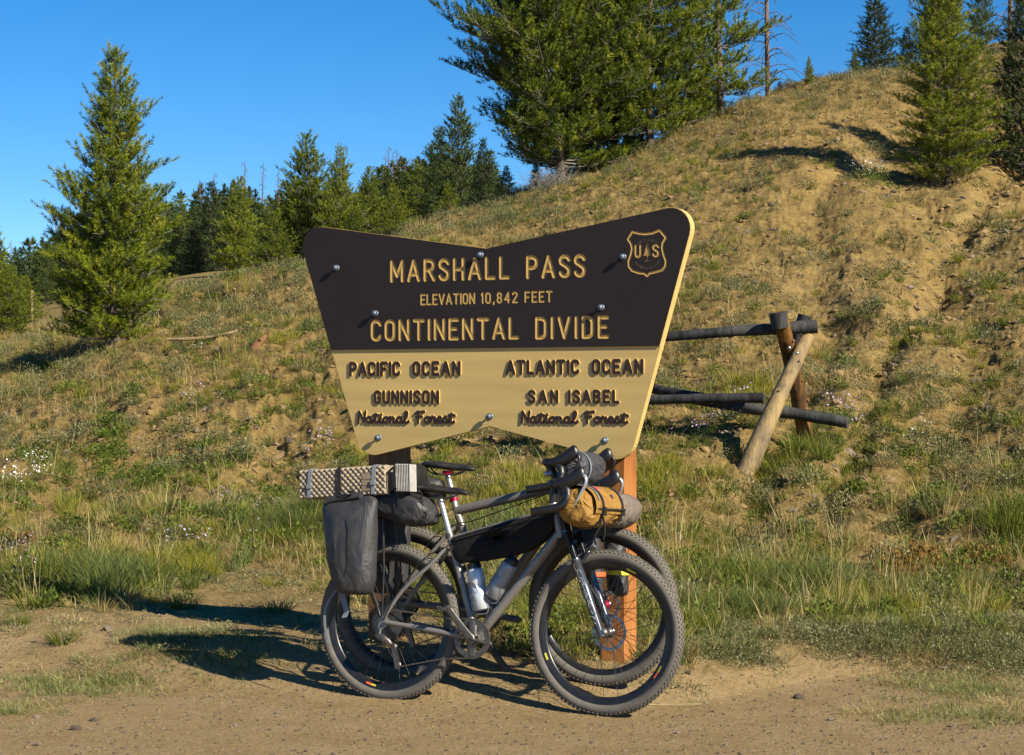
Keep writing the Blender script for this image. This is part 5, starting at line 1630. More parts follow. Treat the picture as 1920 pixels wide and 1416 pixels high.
mid(130, 500, 570, 66, 3, 1.2, 4.4, 'dark low conifer tucked behind the lone pine')

# far forest: narrow spruces
fv = [build_pine(80 + k, 8.0, [1.45, 1.25, 1.7, 1.1][k], 20, 6, cone([.95, .9, .8, 1.0][k]), MT[['needles_dark', 'needles_dark', 'needles_blue', 'needles_dark'][k]], .03, (-.25, .5), .34, 16, .24, .08, .26, droop=.05, trunk_r=.11, bare=.12) for k in range(4)]
for q in fv: report(q[3])
rf = random.Random(5)
tops = np.array([(-60, 470), (0, 470), (40, 455), (75, 440), (110, 420), (150, 405), (200, 400), (240, 390), (290, 372), (330, 368), (360, 355), (410, 345), (450, 345), (500, 352), (545, 345), (600, 330), (660, 325), (700, 312), (740, 300), (790, 296), (840, 300), (900, 310), (960, 320)])
n_far = 0
FAR = []
for k in range(150):
    px = -60 + 1010 * (k + rf.random()) / 150
    D = rf.uniform(105, 190)
    tp_ = float(np.interp(px, tops[:, 0], tops[:, 1])) + rf.choice([0, 8, 20, 32, 45]) + rf.uniform(-6, 14)
    FAR.append((px, D, tp_))
for k in range(60):
    px = 60 + 860 * (k + rf.random()) / 60
    FAR.append((px, rf.uniform(88, 108), float(np.interp(px, tops[:, 0], tops[:, 1])) + rf.uniform(35, 95)))
for k in range(40):
    px = -900 + 840 * (k + rf.random()) / 40
    FAR.append((px, rf.uniform(90, 180), 480 - rf.uniform(0, 40) - px * .05))
for px, D, tp_ in FAR:
    p = drop(px, D)
    h = level(tp_, D) - p.z
    if h < 3: h = 3
    s = h / 8.1
    w = s * rf.uniform(.8, 1.2) * (1.0 if h > 6 else 1.3)
    v = rf.choice([0, 0, 1, 2, 3])
    zn = 0 if px < 130 else 1 if px < 480 else 2 if px < 720 else 3
    plant_tree('spruce_tree', fv[v][:3], p, (w, w, s), rf.uniform(0, 6.28), ('dark spruce in the far forest strip left of the lone pine', 'dark spruce in the far forest between the lone pine and the sign', 'dark spruce in the far forest above the left wing of the sign', 'dark spruce in the far forest left of the huge spreading pine')[zn], ('far spruces left of the lone pine', 'far spruces between pine and sign', 'far spruces above the sign', 'far spruces beside the huge pine')[zn])

# snags
def build_snag(seed, H, r0, n, tw):
    r = random.Random(seed); m = MB(); b = MB()
    tr = [Vector((math.sin(i * .6 + seed) * .03 * H / 5, 0, -.2 + i * (H + .2) / 8)) for i in range(9)]
    m.tube(tr, [r0 * (1 - .85 * i / 8) for i in range(9)], 9)
    for k in range(n):
        t = .06 + .92 * k / n; i = min(int(t * 8), 7); p = tr[i].lerp(tr[i + 1], t * 8 - i)
        a = r.uniform(0, 6.28); L = tw * (1.1 - .7 * t) * r.uniform(.4, 1.2)
        d = Vector((math.cos(a), math.sin(a), 0))
        e = p + d * L + Vector((0, 0, -.25 * L)); mdp = p + d * L * .5 + Vector((0, 0, .12 * L))
        P = spline([p, mdp, e], 3)
        b.tube(P, [.010 * (1 - .8 * j / len(P)) * (H / 5) for j in range(len(P))], 4, cap=False)
        for q in range(3):
            s = P[2 + q]
            b.tube([s, s + Vector((r.uniform(-.2, .2), r.uniform(-.2, .2), r.uniform(-.25, .1))) * L * .9], .0022 * H / 5, 3, cap=False)
    return m.mesh('trunk', MT['snag']), b.mesh('bare_branches', MT['snag'])
def put_snag(ms, loc, s, rz, label, group=None, w=None):
    r = empty('dead_tree', None, tuple(loc), rz); r.scale = (w or s, w or s, s); tag(r, label, 'dead tree', group)
    link('trunk', ms[0], r); link('bare_branches', ms[1], r)
sn = build_snag(3, 5.0, .052, 110, .80)
put_snag(sn, drop(1441, 36.5), 1.0, .4, 'tall dead snag with drooping bare twigs on the ridge skyline')
put_snag(sn, drop(1893, 34), 1.0, 2.4, 'bare twigged dead tree behind the right edge pine')
sf = build_snag(9, 5.0, .055, 110, .42)
for k, (px, top, D, lab) in enumerate(((492, 305, 120, 'bare leaning snag between two spruces left of the sign'), (458, 300, 120, 'thin snag above the broad green pine'), (522, 318, 125, 'thin snag just left of the tall yellow green pine'), (729, 272, 130, 'tallest of the thin snags above the sign'), (736, 285, 128, 'second thin snag close right of the tallest above the sign'), (743, 278, 132, 'third thin snag above the sign'), (771, 292, 134, 'short thin snag right of the snag cluster above the sign'), (105, 385, 150, 'small snag on the skyline left of the lone pine'), (312, 355, 140, 'short snag right of the lone pine'), (640, 300, 135, 'thin snag behind the narrow pine'), (790, 300, 140, 'thin snag left of the tall blue green pine'), (20, 450, 140, 'thin snag at the far left skyline'), (375, 335, 125, 'grey snag above the dark conifer behind the lone pine'), (402, 322, 122, 'taller grey snag above the dark conifer left of the sign'), (545, 322, 118, 'snag right beside the tall yellow green pine'), (722, 290, 126, 'slender snag at the left of the snag cluster'), (750, 290, 120, 'slender snag at the right of the snag cluster'), (812, 305, 130, 'snag in front of the blue green pine'), (760, 300, 125, 'leaning slender snag among the cluster above the sign'))):
    p = drop(px, D); s = (level(top, D) - p.z) / 5.0
    put_snag(sf, p, s, k * 1.3, lab, None, s * 1.1)

# ------------------------------------------------------------------ ground plants
def blades(seed, n, h, spread, lean, w, tone=(.4, .15), seg=3, curve=.5, tall_frac=0.0, tall_h=0.0):
    rng = np.random.default_rng(seed)
    a = rng.random(n) * 6.283; r = np.sqrt(rng.random(n)) * spread
    base = np.stack([np.cos(a) * r, np.sin(a) * r, np.full(n, -.01)], 1)
    az = a + rng.normal(size=n) * .6
    hh = h * rng.uniform(.5, 1.15, n)
    tall = rng.random(n) < tall_frac
    hh = np.where(tall, tall_h * rng.uniform(.7, 1.1, n), hh)
    ln = lean * rng.uniform(.3, 1.3, n) * np.where(tall, .4, 1)
    dirh = np.stack([np.cos(az), np.sin(az), np.zeros(n)], 1)
    side = np.stack([-np.sin(az + rng.normal(size=n)), np.cos(az + rng.normal(size=n)), np.zeros(n)], 1)
    side /= np.linalg.norm(side, axis=1)[:, None]
    V = []; ww = w * rng.uniform(.6, 1.2, n)
    for k in range(seg + 1):
        t = k / seg
        c = base + dirh * (hh * ln * (t * (1 - curve) + curve * t * t))[:, None] + np.array([0, 0, 1.0]) * (hh * (t - .25 * ln * t * t))[:, None]
        wk = ww * (1 - t) ** .7 * .5
        if k < seg: V += [c - side * wk[:, None], c + side * wk[:, None]]
        else: V += [c]
    m = 2 * seg + 1
    V = np.stack(V, 1).reshape(-1, 3)
    o = np.arange(n)[:, None, None] * m
    T = []
    for k in range(seg - 1):
        T += [[2 * k, 2 * k + 1, 2 * k + 3], [2 * k, 2 * k + 3, 2 * k + 2]]
    T += [[2 * seg - 2, 2 * seg - 1, 2 * seg]]
    Fc = (o + np.array(T)[None]).reshape(-1, 3)
    tn = np.clip(rng.normal(tone[0], tone[1], n), 0, 1)
    tn = np.where(tall, np.clip(tn + .35, 0, 1), tn)
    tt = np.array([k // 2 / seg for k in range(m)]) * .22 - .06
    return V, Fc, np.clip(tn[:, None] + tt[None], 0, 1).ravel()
def leaves(seed, n, h, R, size, tone=(.45, .18), up=.3, narrow=.45):
    rng = np.random.default_rng(seed)
    u = rnd_unit(n, rng); u[:, 2] = np.abs(u[:, 2])
    rr = rng.random(n) ** .4
    c = u * rr[:, None] * np.array([R, R, h])
    d = u * .8 + rnd_unit(n, rng) * .7 + np.array([0, 0, up]); d /= np.linalg.norm(d, axis=1)[:, None]
    s = np.cross(d, rnd_unit(n, rng)); s /= np.linalg.norm(s, axis=1)[:, None] + 1e-6
    L = size * rng.uniform(.6, 1.3, n)
    V = np.stack([c, c + d * (L * .5)[:, None] + s * (L * narrow * .5)[:, None], c + d * L[:, None], c + d * (L * .5)[:, None] - s * (L * narrow * .5)[:, None]], 1).reshape(-1, 3)
    i = np.arange(n)[:, None] * 4
    Fc = np.concatenate([i + np.array([[0, 1, 2]]), i + np.array([[0, 2, 3]])], 0)
    tn = np.clip(rng.normal(tone[0], tone[1], n), 0, 1)
    return V, Fc, np.repeat(tn, 4)
def join(*parts):
    V = []; Fc = []; T = []; o = 0
    for v, f, t in parts:
        V.append(v); Fc.append(f + o); T.append(t); o += len(v)
    return np.concatenate(V), np.concatenate(Fc), np.concatenate(T)
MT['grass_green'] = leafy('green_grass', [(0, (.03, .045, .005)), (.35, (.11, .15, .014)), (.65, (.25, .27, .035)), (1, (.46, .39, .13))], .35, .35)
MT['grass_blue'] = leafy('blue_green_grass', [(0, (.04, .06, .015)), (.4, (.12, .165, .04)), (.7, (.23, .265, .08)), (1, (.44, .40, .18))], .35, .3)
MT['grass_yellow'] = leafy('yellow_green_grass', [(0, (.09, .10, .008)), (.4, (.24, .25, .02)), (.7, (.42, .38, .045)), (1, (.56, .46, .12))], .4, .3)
MT['grass_dry'] = leafy('dry_grass', [(0, (.12, .08, .025)), (.35, (.30, .215, .07)), (.65, (.48, .365, .135)), (1, (.64, .52, .25))], .35, .4)
MT['sage'] = leafy('sage_leaves', [(0, (.05, .055, .022)), (.4, (.13, .14, .055)), (.7, (.25, .245, .11)), (1, (.40, .37, .19))], .25, .3)
MT['herb'] = leafy('herb_leaves', [(0, (.03, .05, .008)), (.4, (.09, .14, .015)), (.7, (.19, .24, .03)), (1, (.34, .32, .07))], .35, .3)
MT['rust'] = leafy('rusty_herb', [(0, (.06, .03, .008)), (.4, (.17, .085, .016)), (.7, (.30, .17, .03)), (1, (.40, .28, .09))], .3, .3)
MT['petal'] = simple('lilac_petal', (.52, .42, .66), .7, 0, .15, 40)
MT['petal_white'] = simple('white_petal', (.72, .68, .66), .7, 0, .1, 40)
MT['stone_soil'] = simple('soil_clod', (.30, .20, .085), .95, 0, .35, 5, bump=.6, bscale=60)
MT['stone'] = simple('stone', (.25, .19, .14), .9, 0, .35, 5, bump=.6, bscale=60)
MT['stone_dark'] = simple('dark_stone', (.115, .085, .06), .9, 0, .35, 5, bump=.6, bscale=60)

def vmesh(name, arr, mat):
    v, f, t = arr
    return np_mesh(name, v, f, mat, False, {'tone': t})
def twigs(seed, n, h, R, w):
    v, f, t = blades(seed, n, h, R * .4, 1.2, w, (.3, .2), 3, .2)
    return v, f, t
def flower_top(seed, n, h, R, s):
    rng = np.random.default_rng(seed); V = []; Fc = []
    for k in range(n):
        a = rng.random() * 6.28; r = R * math.sqrt(rng.random()); c = np.array([math.cos(a) * r, math.sin(a) * r, h * rng.uniform(.7, 1.1)])
        tilt = rng.normal(size=2) * .5
        o = len(V)
        V.append(c)
        for j in range(8):
            b = j * 6.283 / 8; rr = s * (1 if j % 2 else .45)
            V.append(c + np.array([math.cos(b) * rr, math.sin(b) * rr, tilt[0] * math.cos(b) * rr + tilt[1] * math.sin(b) * rr + .2 * rr]))
        for j in range(8): Fc.append([o, o + 1 + j, o + 1 + (j + 1) % 8])
    return np.array(V), np.array(Fc)

def merge_flower(name, arr, mat, fl, pmat):
    v, f, t = arr; fv_, ff = fl
    V = np.concatenate([v, fv_]); Fc = np.concatenate([f, ff + len(v)]); T = np.concatenate([t, np.ones(len(fv_))])
    return np_mesh(name, V, Fc, [mat, pmat], False, {'tone': T}, [0] * len(f) + [1] * len(ff))

VAR = {}
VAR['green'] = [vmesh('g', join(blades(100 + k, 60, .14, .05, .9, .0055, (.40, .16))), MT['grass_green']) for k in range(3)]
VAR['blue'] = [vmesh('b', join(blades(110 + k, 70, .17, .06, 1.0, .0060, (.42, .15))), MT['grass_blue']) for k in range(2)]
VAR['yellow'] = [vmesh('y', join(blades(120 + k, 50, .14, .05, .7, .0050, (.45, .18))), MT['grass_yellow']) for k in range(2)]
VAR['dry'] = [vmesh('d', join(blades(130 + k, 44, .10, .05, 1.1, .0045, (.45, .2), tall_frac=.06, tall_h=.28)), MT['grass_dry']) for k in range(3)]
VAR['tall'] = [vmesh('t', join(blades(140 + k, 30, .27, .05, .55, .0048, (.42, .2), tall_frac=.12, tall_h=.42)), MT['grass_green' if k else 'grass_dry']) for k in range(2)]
VAR['sage'] = [vmesh('s', join(leaves(150 + k, 260, .12, .12, .019), twigs(155 + k, 14, .14, .12, .004)), MT['sage']) for k in range(3)]
VAR['herb'] = [vmesh('h', join(leaves(160 + k, 150, .09, .09, .020, narrow=.6)), MT['herb']) for k in range(2)]
VAR['mat'] = [vmesh('m', join(leaves(165 + k, 90, .022, .12, .015, (.6, .2), .0), blades(168 + k, 26, .05, .11, 1.6, .0035, (.6, .2))), MT['sage']) for k in range(2)]
VAR['rust'] = [vmesh('r', join(leaves(170 + k, 90, .09, .09, .028, narrow=.7)), MT['rust']) for k in range(2)]
VAR['litter'] = [vmesh('l', join(blades(180 + k, 34, .03, .12, 4.0, .0035, (.6, .22), 2)), MT['grass_dry']) for k in range(2)]
VAR['twig'] = [vmesh('w', twigs(190 + k, 26, .13, .14, .005), MT['grass_dry']) for k in range(2)]
VAR['aster'] = [merge_flower('a', join(leaves(200 + k, 60, .14, .07, .018), twigs(205 + k, 12, .22, .07, .003)), MT['herb'], flower_top(210 + k, 13, .22, .09, .0085), MT['petal']) for k in range(2)]
VAR['whitef'] = [merge_flower('f', join(leaves(220, 80, .12, .08, .018), twigs(225, 12, .2, .07, .003)), MT['herb'], flower_top(230, 18, .19, .10, .008), MT['petal_white'])]

def stone_mesh(seed, mat, flat=.6):
    import bmesh
    bm = bmesh.new()
    bmesh.ops.create_icosphere(bm, subdivisions=2, radius=1.0)
    for v in bm.verts:
        n = mnoise.noise(v.co * 1.2 + Vector((seed * 3.1, 0, 0))) * .55 + mnoise.noise(v.co * 3 + Vector((0, seed, 0))) * .18
        v.co *= 1 + n
        v.co.z *= flat
    me = bpy.data.meshes.new('stone'); bm.to_mesh(me); bm.free()
    me.materials.append(mat)
    return me
VAR['stone'] = [stone_mesh(k, MT[('stone', 'stone_soil', 'stone_dark')[k % 3]], .55 + .1 * (k % 3)) for k in range(6)]
VAR['clod'] = [stone_mesh(20 + k, MT['stone_soil' if k else 'stone'], .7) for k in range(6)]

def scatter(name, kind, P, rot, scl, idx, label=None, cat=None):
    vc = bpy.data.collections.new(name + '_shapes')
    for i, me in enumerate(VAR[kind]):
        o = bpy.data.objects.new('%s_%02d' % (name, i), me)
        vc.objects.link(o)
    me = bpy.data.meshes.new(name)
    me.vertices.add(len(P)); me.vertices.foreach_set('co', np.asarray(P, np.float32).ravel())
    a = me.attributes.new('rot', 'FLOAT_VECTOR', 'POINT'); a.data.foreach_set('vector', np.asarray(rot, np.float32).ravel())
    a = me.attributes.new('scl', 'FLOAT_VECTOR', 'POINT')
    scl = np.asarray(scl, np.float32)
    if scl.ndim == 1: scl = np.repeat(scl[:, None], 3, 1)
    a.data.foreach_set('vector', scl.ravel())
    a = me.attributes.new('pick', 'INT', 'POINT'); a.data.foreach_set('value', np.asarray(idx, np.int32))
    o = link(name, me)
    ng = bpy.data.node_groups.new(name + '_growth', 'GeometryNodeTree')
    ng.interface.new_socket('Geometry', in_out='INPUT', socket_type='NodeSocketGeometry')
    ng.interface.new_socket('Geometry', in_out='OUTPUT', socket_type='NodeSocketGeometry')
    nd = ng.nodes
    gi = nd.new('NodeGroupInput'); go = nd.new('NodeGroupOutput')
    ci = nd.new('GeometryNodeCollectionInfo'); ci.inputs['Collection'].default_value = vc
    ci.inputs['Separate Children'].default_value = True; ci.inputs['Reset Children'].default_value = True
    ip = nd.new('GeometryNodeInstanceOnPoints'); ip.inputs['Pick Instance'].default_value = True
    def na(nm, t):
        n = nd.new('GeometryNodeInputNamedAttribute'); n.data_type = t; n.inputs['Name'].default_value = nm; return n.outputs['Attribute']
    L = ng.links.new
    L(gi.outputs[0], ip.inputs['Points']); L(ci.outputs[0], ip.inputs['Instance'])
    L(na('pick', 'INT'), ip.inputs['Instance Index'])
    L(na('rot', 'FLOAT_VECTOR'), ip.inputs['Rotation']); L(na('scl', 'FLOAT_VECTOR'), ip.inputs['Scale'])
    L(ip.outputs[0], go.inputs[0])
    md = o.modifiers.new('growth', 'NODES'); md.node_group = ng
    tag(o, label, cat, kind='stuff')
    return o
def sample(n, y0, y1, dens, seed, amax=.36, power=1.4):
    """random ground points between two distances kept with probability dens(x, y); thinner far away"""
    rng = np.random.default_rng(seed)
    k = 2.2 - power
    u = rng.random(n)
    y = (y0 ** k + u * (y1 ** k - y0 ** k)) ** (1 / k)
    a = rng.uniform(-amax, amax, n)
    x = a * y
    keep = rng.random(n) < np.clip(dens(x, y), 0, 1)
    x, y = x[keep], y[keep]
    return x, y, rng
def grow(name, kind, n, y0, y1, dens, seed, s=(.7, 1.3), tilt=.15, label=None, cat=None, far=0.0, keepout=True):
    x, y, rng = sample(n, y0, y1, dens, seed)
    if keepout:
        # nothing grows where the wheels stand
        s_ = (x + .589) * .416 + (y - 9.56) * .909
        inside = (np.abs(s_ - .12) < .32) & (x > -1.1) & (x < 1.1)
        x, y = x[~inside], y[~inside]
    z = ground(x, y)
    m = len(x)
    rot = np.stack([rng.normal(size=m) * tilt, rng.normal(size=m) * tilt, rng.random(m) * 6.283], 1)
    sc = rng.uniform(s[0], s[1], m) * (1 + far * (y - 12) / 12 * (y > 12))
    idx = rng.integers(0, len(VAR[kind]), m)
    P = np.stack([x, y, z], 1)
    return scatter(name, kind, P, rot, sc, idx, label, cat), m
def pxof(x, y): return 960 + F_ * x / y
def sof(x, y): return y - edge_y(x)
def patch(px0, py0, rx, D, rd):
    def f(x, y):
        return np.exp(-((pxof(x, y) - px0) / rx) ** 2 - ((y - D) / rd) ** 2)
    return f
def Dof(px, py):
    return find_d(px, py).y
tot = 0
def meadow(x, y):      # grassy belt between road and bank
    s = sof(x, y); px = pxof(x, y)
    n = fbm(x * 1.4, y * 1.1, 301, 3)
    right = sstep(650, 1150, px)
    lo = 1.9 * (1 - right) + .75 * right + 1.5 * np.exp(-((px - 470) / 130) ** 2)
    return sstep(lo - .5, lo + 1.0, s + n * 1.3) * (1 - sstep(14.5, 17, y))
def hill(x, y):
    return sstep(14, 16, y) * (1 - sstep(42, 55, y))
def bare_r(x, y):
    px = pxof(x, y); return sstep(1300, 1500, px) * sstep(19, 25, y)
def m_green(x, y):
    n = fbm(x * 1.0, y * .9, 311, 3)
    return meadow(x, y) * np.clip(.22 + n * 1.1, .05, 1) + hill(x, y) * np.clip(n * 1.3 + .12 * (1 - sstep(600, 1000, pxof(x, y))), 0, .5) * (1 - .8 * bare_r(x, y))
def m_blue(x, y):
    n = fbm(x * 1.1, y * .9, 321, 3)
    return meadow(x, y) * np.clip(n * 1.3 + .12, .03, .8) + hill(x, y) * np.clip(n - .15, 0, .2)
def m_yel(x, y):
    n = fbm(x * .9, y * .9, 331, 3)
    return meadow(x, y) * np.clip(n * 1.4 + .18, .03, .9) + hill(x, y) * np.clip(n * 1.2 + .18 * (1 - sstep(600, 1000, pxof(x, y))), 0, .55) * (1 - .7 * bare_r(x, y))
def m_dry(x, y):
    n = fbm(x * .8, y * .7, 341, 3)
    cr = sstep(.84, .95, y / itp(pxof(x, y), CD))
    return np.clip(meadow(x, y) * np.clip(.75 + n * 1.1 + .35 * np.exp(-((pxof(x, y) - 1270) / 130) ** 2), .15, 1) + hill(x, y) * np.clip(.22 + n * 1.8, .03, 1) * (1 - .6 * bare_r(x, y)) + cr * .7 * (y < 50), 0, 1)
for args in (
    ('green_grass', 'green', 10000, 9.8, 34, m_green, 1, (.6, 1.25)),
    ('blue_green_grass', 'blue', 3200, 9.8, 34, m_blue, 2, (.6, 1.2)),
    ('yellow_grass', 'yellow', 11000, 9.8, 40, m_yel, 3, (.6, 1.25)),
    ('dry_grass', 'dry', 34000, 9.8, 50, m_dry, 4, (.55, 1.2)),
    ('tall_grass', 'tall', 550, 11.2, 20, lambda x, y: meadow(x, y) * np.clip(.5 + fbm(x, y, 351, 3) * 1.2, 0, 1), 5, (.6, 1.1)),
    ('sage_plants', 'sage', 4500, 10.5, 42, lambda x, y: np.clip(meadow(x, y) * .15 + hill(x, y) * np.clip(.30 + fbm(x * 1.3, y, 361, 3) * 1.2, .06, .8) + sstep(.90, .97, y / itp(pxof(x, y), CD)) * .6 * (y < 46), 0, 1), 6, (.6, 1.5)),
    ('low_herbs', 'herb', 5500, 10.0, 34, lambda x, y: np.clip(meadow(x, y) * .35 + hill(x, y) * np.clip(fbm(x * 1.2, y * .8, 371, 3) * 1.3 + .22, 0, .7) * (1 - sstep(900, 1300, pxof(x, y)) * .7), 0, 1), 7, (.6, 1.4)),
    ('ground_mat', 'mat', 7000, 9.3, 13.5, lambda x, y: sstep(.05, 1.3, sof(x, y) + fbm(x * 1.6, y * 1.6, 381, 3) * 1.1) * (.12 + .88 * sstep(1000, 1300, pxof(x, y))), 8, (.5, 1.1)),
    ('straw_litter', 'litter', 15000, 9.3, 36, lambda x, y: np.clip(sstep(.1, 1.0, sof(x, y) + fbm(x * 1.6, y * 1.6, 391, 3)) * (1 - hill(x, y)) * .8 + hill(x, y) * .45, 0, 1), 9, (.6, 1.3)),
    ('soil_specks', 'mat', 16000, 13.5, 38, lambda x, y: hill(x, y) * np.clip(.35 + fbm(x * 1.5, y * 1.1, 431, 3) * 1.8, .05, 1), 12, (.25, .75)),
    ('small_stems', 'twig', 9000, 13.5, 38, lambda x, y: hill(x, y) * np.clip(.4 + fbm(x * 1.7, y, 421, 3) * 1.8, 0, 1), 13, (.25, .6)),
    ('dead_stems', 'twig', 1500, 11, 40, lambda x, y: meadow(x, y) * .4 + hill(x, y) * np.clip(.2 + fbm(x * 1.5, y, 401, 3), 0, .6), 10, (.6, 1.4)),
    ('lilac_asters', 'aster', 420, 11.5, 24, lambda x, y: np.clip(meadow(x, y) * .6 + hill(x, y) * .12, 0, 1) * np.clip(.05 + fbm(x * .9, y * .9, 411, 3) * 2.0, 0, 1), 11, (.7, 1.2)),
):
    o, m = grow(*args)
    tot += m
# grass on the far slopes
def grow_at(name, kind, px, py, rpx, rd, n, s, seed, tall=1.0):
    D = Dof(px, py)
    rng = np.random.default_rng(seed)
    a = rng.normal(size=n) * .5; b = rng.normal(size=n) * .5
    y = D + b * rd; x = (px - 960) / F_ * y + a * rpx / F_ * D
    z = ground(x, y)
    rot = np.stack([rng.normal(size=n) * .15, rng.normal(size=n) * .15, rng.random(n) * 6.283], 1)
    sc = rng.uniform(s * .7, s * 1.25, n)
    return np.stack([x, y, z], 1), rot, sc, rng.integers(0, len(VAR[kind]), n)
def clumps(name, kind, rows, seed, label=None, cat=None):
    A = [grow_at(name, kind, *r, seed + i) for i, r in enumerate(rows)]
    return scatter(name, kind, np.concatenate([a[0] for a in A]), np.concatenate([a[1] for a in A]), np.concatenate([a[2] for a in A]), np.concatenate([a[3] for a in A]), label, cat)
# px, py(foot), half width px, depth, count, scale
clumps('lush_grass', 'green', [(1470, 1100, 130, .40, 90, 1.2), (1375, 1145, 90, .30, 50, 1.0), (1590, 1150, 60, .25, 14, .9), (1180, 1160, 130, .4, 60, 1.0), (1060, 1170, 130, .4, 60, 1.0), (1300, 1180, 60, .3, 30, .8), (930, 1120, 160, .5, 60, 1.0), (1900, 990, 60, .4, 40, 1.5), (80, 1090, 160, .6, 90, 1.2), (560, 1010, 120, .5, 60, 1.1), (1500, 850, 160, .6, 50, 1.1), (800, 1120, 120, .4, 40, .9)], 500)
clumps('bluish_lush_grass', 'blue', [(1500, 1100, 110, .4, 30, 1.1), (200, 1090, 100, .6, 70, 1.2), (540, 985, 80, .4, 40, 1.2), (1380, 1150, 110, .3, 40, .9), (900, 1000, 120, .5, 40, 1.0)], 520)
clumps('rusty_herbs', 'rust', [(1680, 1060, 90, .4, 26, 1.0), (1850, 1060, 60, .3, 12, .9), (1690, 1085, 50, .2, 8, .8), (20, 1030, 60, .4, 10, 1.0)], 540)
clumps('leafy_herbs', 'herb', [(205, 850, 34, 1.2, 26, 1.1), (205, 800, 24, .8, 12, 1.1), (305, 915, 26, .4, 10, 1.1), (90, 870, 90, .8, 12, 1.0), (360, 870, 60, 1.0, 12, 1.0), (1650, 820, 200, 2.0, 30, 1.0)], 560)
clumps('aster_clumps', 'aster', [(362, 765, 34, .3, 7, 1.1), (1330, 830, 60, .5, 12, 1.0), (1390, 790, 50, .4, 8, 1.0), (1580, 800, 40, .3, 10, 1.1), (880, 830, 80, .6, 8, .9), (600, 850, 70, .5, 10, .9), (420, 960, 80, .5, 6, .8), (30, 1060, 60, .4, 6, .9)], 580)
clumps('white_flowers', 'whitef', [(25, 925, 55, .4, 9, 1.1), (60, 905, 40, .3, 7, 1.2), (1625, 335, 34, .5, 14, 1.3), (1750, 860, 60, .4, 6, .9)], 600)
clumps('yellow_clumps', 'yellow', [(290, 1080, 90, .4, 60, 1.0), (1380, 760, 80, .7, 40, 1.3), (520, 1000, 160, .6, 50, 1.0), (330, 1060, 60, .3, 30, 1.0), (960, 930, 120, .6, 50, 1.2), (1240, 900, 120, .6, 50, 1.1)], 620)
clumps('pale_grass_patch', 'litter', [(130, 1290, 150, .5, 90, .9), (60, 1330, 80, .3, 30, .9), (1780, 1280, 170, .5, 170, .9), (1850, 1340, 120, .3, 90, .9), (1660, 1340, 70, .25, 40, .8), (290, 1215, 120, .4, 50, .9), (800, 1190, 220, .5, 60, .9)], 640)
VAR['turf'] = [vmesh('u', join(blades(240 + k, 60, .045, .10, 1.1, .0035, (.62, .18), 2)), MT['grass_blue']) for k in range(2)]
clumps('thin_turf', 'turf', [(140, 1290, 150, .45, 80, 1.0), (200, 1265, 90, .3, 40, 1.1), (40, 1335, 70, .25, 20, .9), (1800, 1290, 150, .5, 90, 1.0), (1860, 1345, 100, .3, 40, 1.0), (360, 1215, 140, .4, 50, 1.0), (1680, 1345, 60, .2, 20, .9), (320, 1190, 120, .3, 40, 1.0), (450, 1230, 120, .4, 40, .9)], 660)

clumps('creeping_mat', 'mat', [(1500, 1185, 330, .30, 420, .9), (1350, 1215, 90, .16, 110, .9), (1700, 1200, 260, .35, 320, .9), (1860, 1230, 120, .35, 120, .9), (480, 1080, 200, .5, 60, .8)], 680)
clumps('creeping_straw', 'litter', [(1500, 1190, 330, .35, 240, .9), (1750, 1215, 240, .4, 200, .9), (1180, 1215, 120, .15, 40, .8)], 690)
clumps('short_tufts', 'turf', [(1500, 1170, 330, .35, 130, 1.4), (1750, 1190, 240, .4, 130, 1.4), (1330, 1215, 60, .15, 30, 1.2)], 695)
# single tufts that can be pointed at
SPT = [(345, 1142, .95, 'green', 'spiky grey green tuft alone on the dirt above the dark sign shadow'), (520, 1148, 1.05, 'blue', 'wide bluish tuft at the upper edge of the shadow near the rear wheel'), (565, 1050, 1.0, 'green', 'green tuft on the dirt just left of the pannier'), (118, 1207, .85, 'green', 'flattened green tuft on the dirt at the left below the shadow'), (32, 1172, .8, 'green', 'green tuft near the left edge of the dirt'), (195, 1140, 1.0, 'blue', 'dark tuft overlapping the left end of the sign shadow'), (385, 1090, .8, 'blue', 'small pale tuft left of the bare patch beside the pannier'), (515, 1100, .7, 'yellow', 'straw coloured tuft with a dark base left of the rear wheel'), (1345, 1155, .9, 'green', 'deep green tuft right of the front wheel'), (1890, 1010, 2.0, 'green', 'tall dark green tuft at the right edge')]
for i, (px, py, s, kd, lab) in enumerate(SPT):
    p = find_d(px, py)
    arr = join(blades(700 + i, 120, .15, .07, 1.25 if s < 1.5 else .5, .0050, (.42, .16)))
    me = vmesh('grass_tuft', arr, MT['grass_' + kd])
    o = link('grass_tuft', me); o.location = p; o.scale = (s, s, s); o.rotation_euler = (0, 0, i * 1.1)
    tag(o, lab, 'grass tuft')

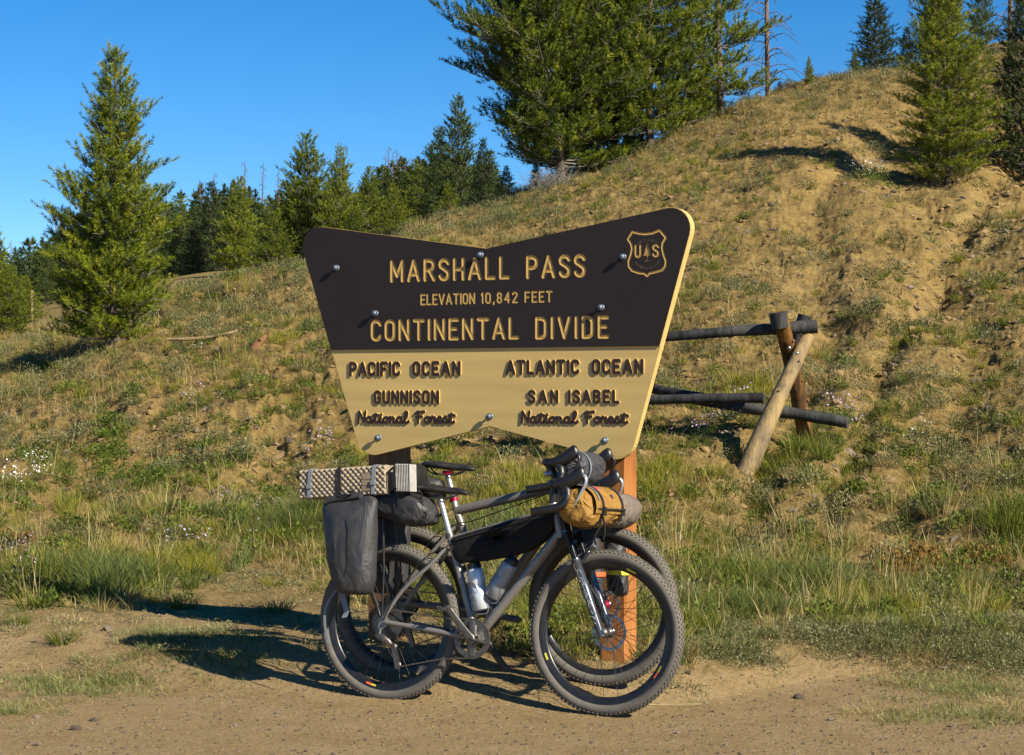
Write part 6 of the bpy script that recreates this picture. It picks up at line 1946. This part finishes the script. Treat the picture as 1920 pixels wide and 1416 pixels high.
# stones
STN = [(1497, 1310, 13, 'grey rounded stone with a dark shadow on the dirt right of the front tyre'), (1614, 1230, 12, 'dark angular stone at the grass edge right of the bicycles'), (1730, 1288, 10, 'dark stone among thin grass near the right'), (1785, 1362, 10, 'small brown stone near the lower right corner'), (1430, 1246, 9, 'small dark stone above the grey rounded stone'), (1555, 1350, 8, 'pale pebble below the grey rounded stone'), (202, 1182, 12, 'flat pale stone on the dirt at the left'), (314, 1201, 11, 'dark round stone in front of the shadow'), (145, 1368, 13, 'wide dark stone near the lower left corner'), (178, 1353, 11, 'pale stone touching the wide dark one at lower left'), (72, 1398, 10, 'stone nearest the bottom left corner'), (440, 1362, 9, 'lone stone on the road below the bicycle shadow'), (70, 1347, 9, 'whitish stone on the pale grass at lower left'), (1270, 1375, 7, 'small pebble below the front tyre'), (522, 1338, 7, 'pebble under the bicycle shadow edge'), (1768, 1258, 12, 'brown stone at the grass line near the right edge'), (1290, 1265, 8, 'small dark stone just right of the front tyre')]
for i, (px, py, r, lab) in enumerate(STN):
    p = find_d(px, py, 7.5)
    me = stone_mesh(40 + i, MT['stone_dark' if 'dark' in lab else 'stone'], .6)
    o = link('stone', me); rr = r / F_ * p.y * .85
    o.location = (p.x, p.y, p.z + rr * .25); o.scale = (rr, rr * .8, rr); o.rotation_euler = (0, 0, i * 2.1)
    tag(o, lab, 'stone')
def gravel(name, n, y0, y1, dens, seed, s0, s1, kind='stone'):
    x, y, rng = sample(n, y0, y1, dens, seed, .29, 1.2)
    m = len(x); z = ground(x, y)
    r = s0 * (s1 / s0) ** (rng.random(m) ** 2.5)
    sc = np.stack([r, r * rng.uniform(.6, 1, m), r * rng.uniform(.5, .9, m)], 1)
    rot = np.stack([rng.normal(size=m) * .3, rng.normal(size=m) * .3, rng.random(m) * 6.283], 1)
    scatter(name, kind, np.stack([x, y, z + r * .15], 1), rot, sc, rng.integers(0, 6, m))
gravel('road_gravel', 34000, 7.8, 12.5, lambda x, y: 1 - .6 * sstep(1, 2.5, sof(x, y)), 31, .0012, .0095)
gravel('soil_clods', 26000, 13, 40, lambda x, y: np.clip(.55 + fbm(x * 1.3, y * .9, 35, 3) * 1.2, .05, 1), 36, .008, .045, 'clod')
gravel('rill_stones', 9000, 15, 32, lambda x, y: 1.6 * np.exp(-((pxof(x, y) - (1610 + (y - 17) * 23)) / 60) ** 2) + .5 * np.exp(-((pxof(x, y) - 1880) / 60) ** 2) * (y > 20) + .6 * np.exp(-((pxof(x, y) - 560) / 60) ** 2) * (y < 21), 37, .012, .075, 'clod')
gravel('bank_stones', 12000, 13, 40, lambda x, y: np.clip(.25 + fbm(x * 1.1, y * .9, 33, 3) * 1.6 + .5 * bare_r(x, y), 0, 1), 32, .006, .055)
print('TRIS', sum(len(m.polygons) for m in bpy.data.meshes if m.users), {m.name: len(m.polygons) for m in bpy.data.meshes if len(m.polygons) > 60000})
print('shoots', NT, 'plants', tot)
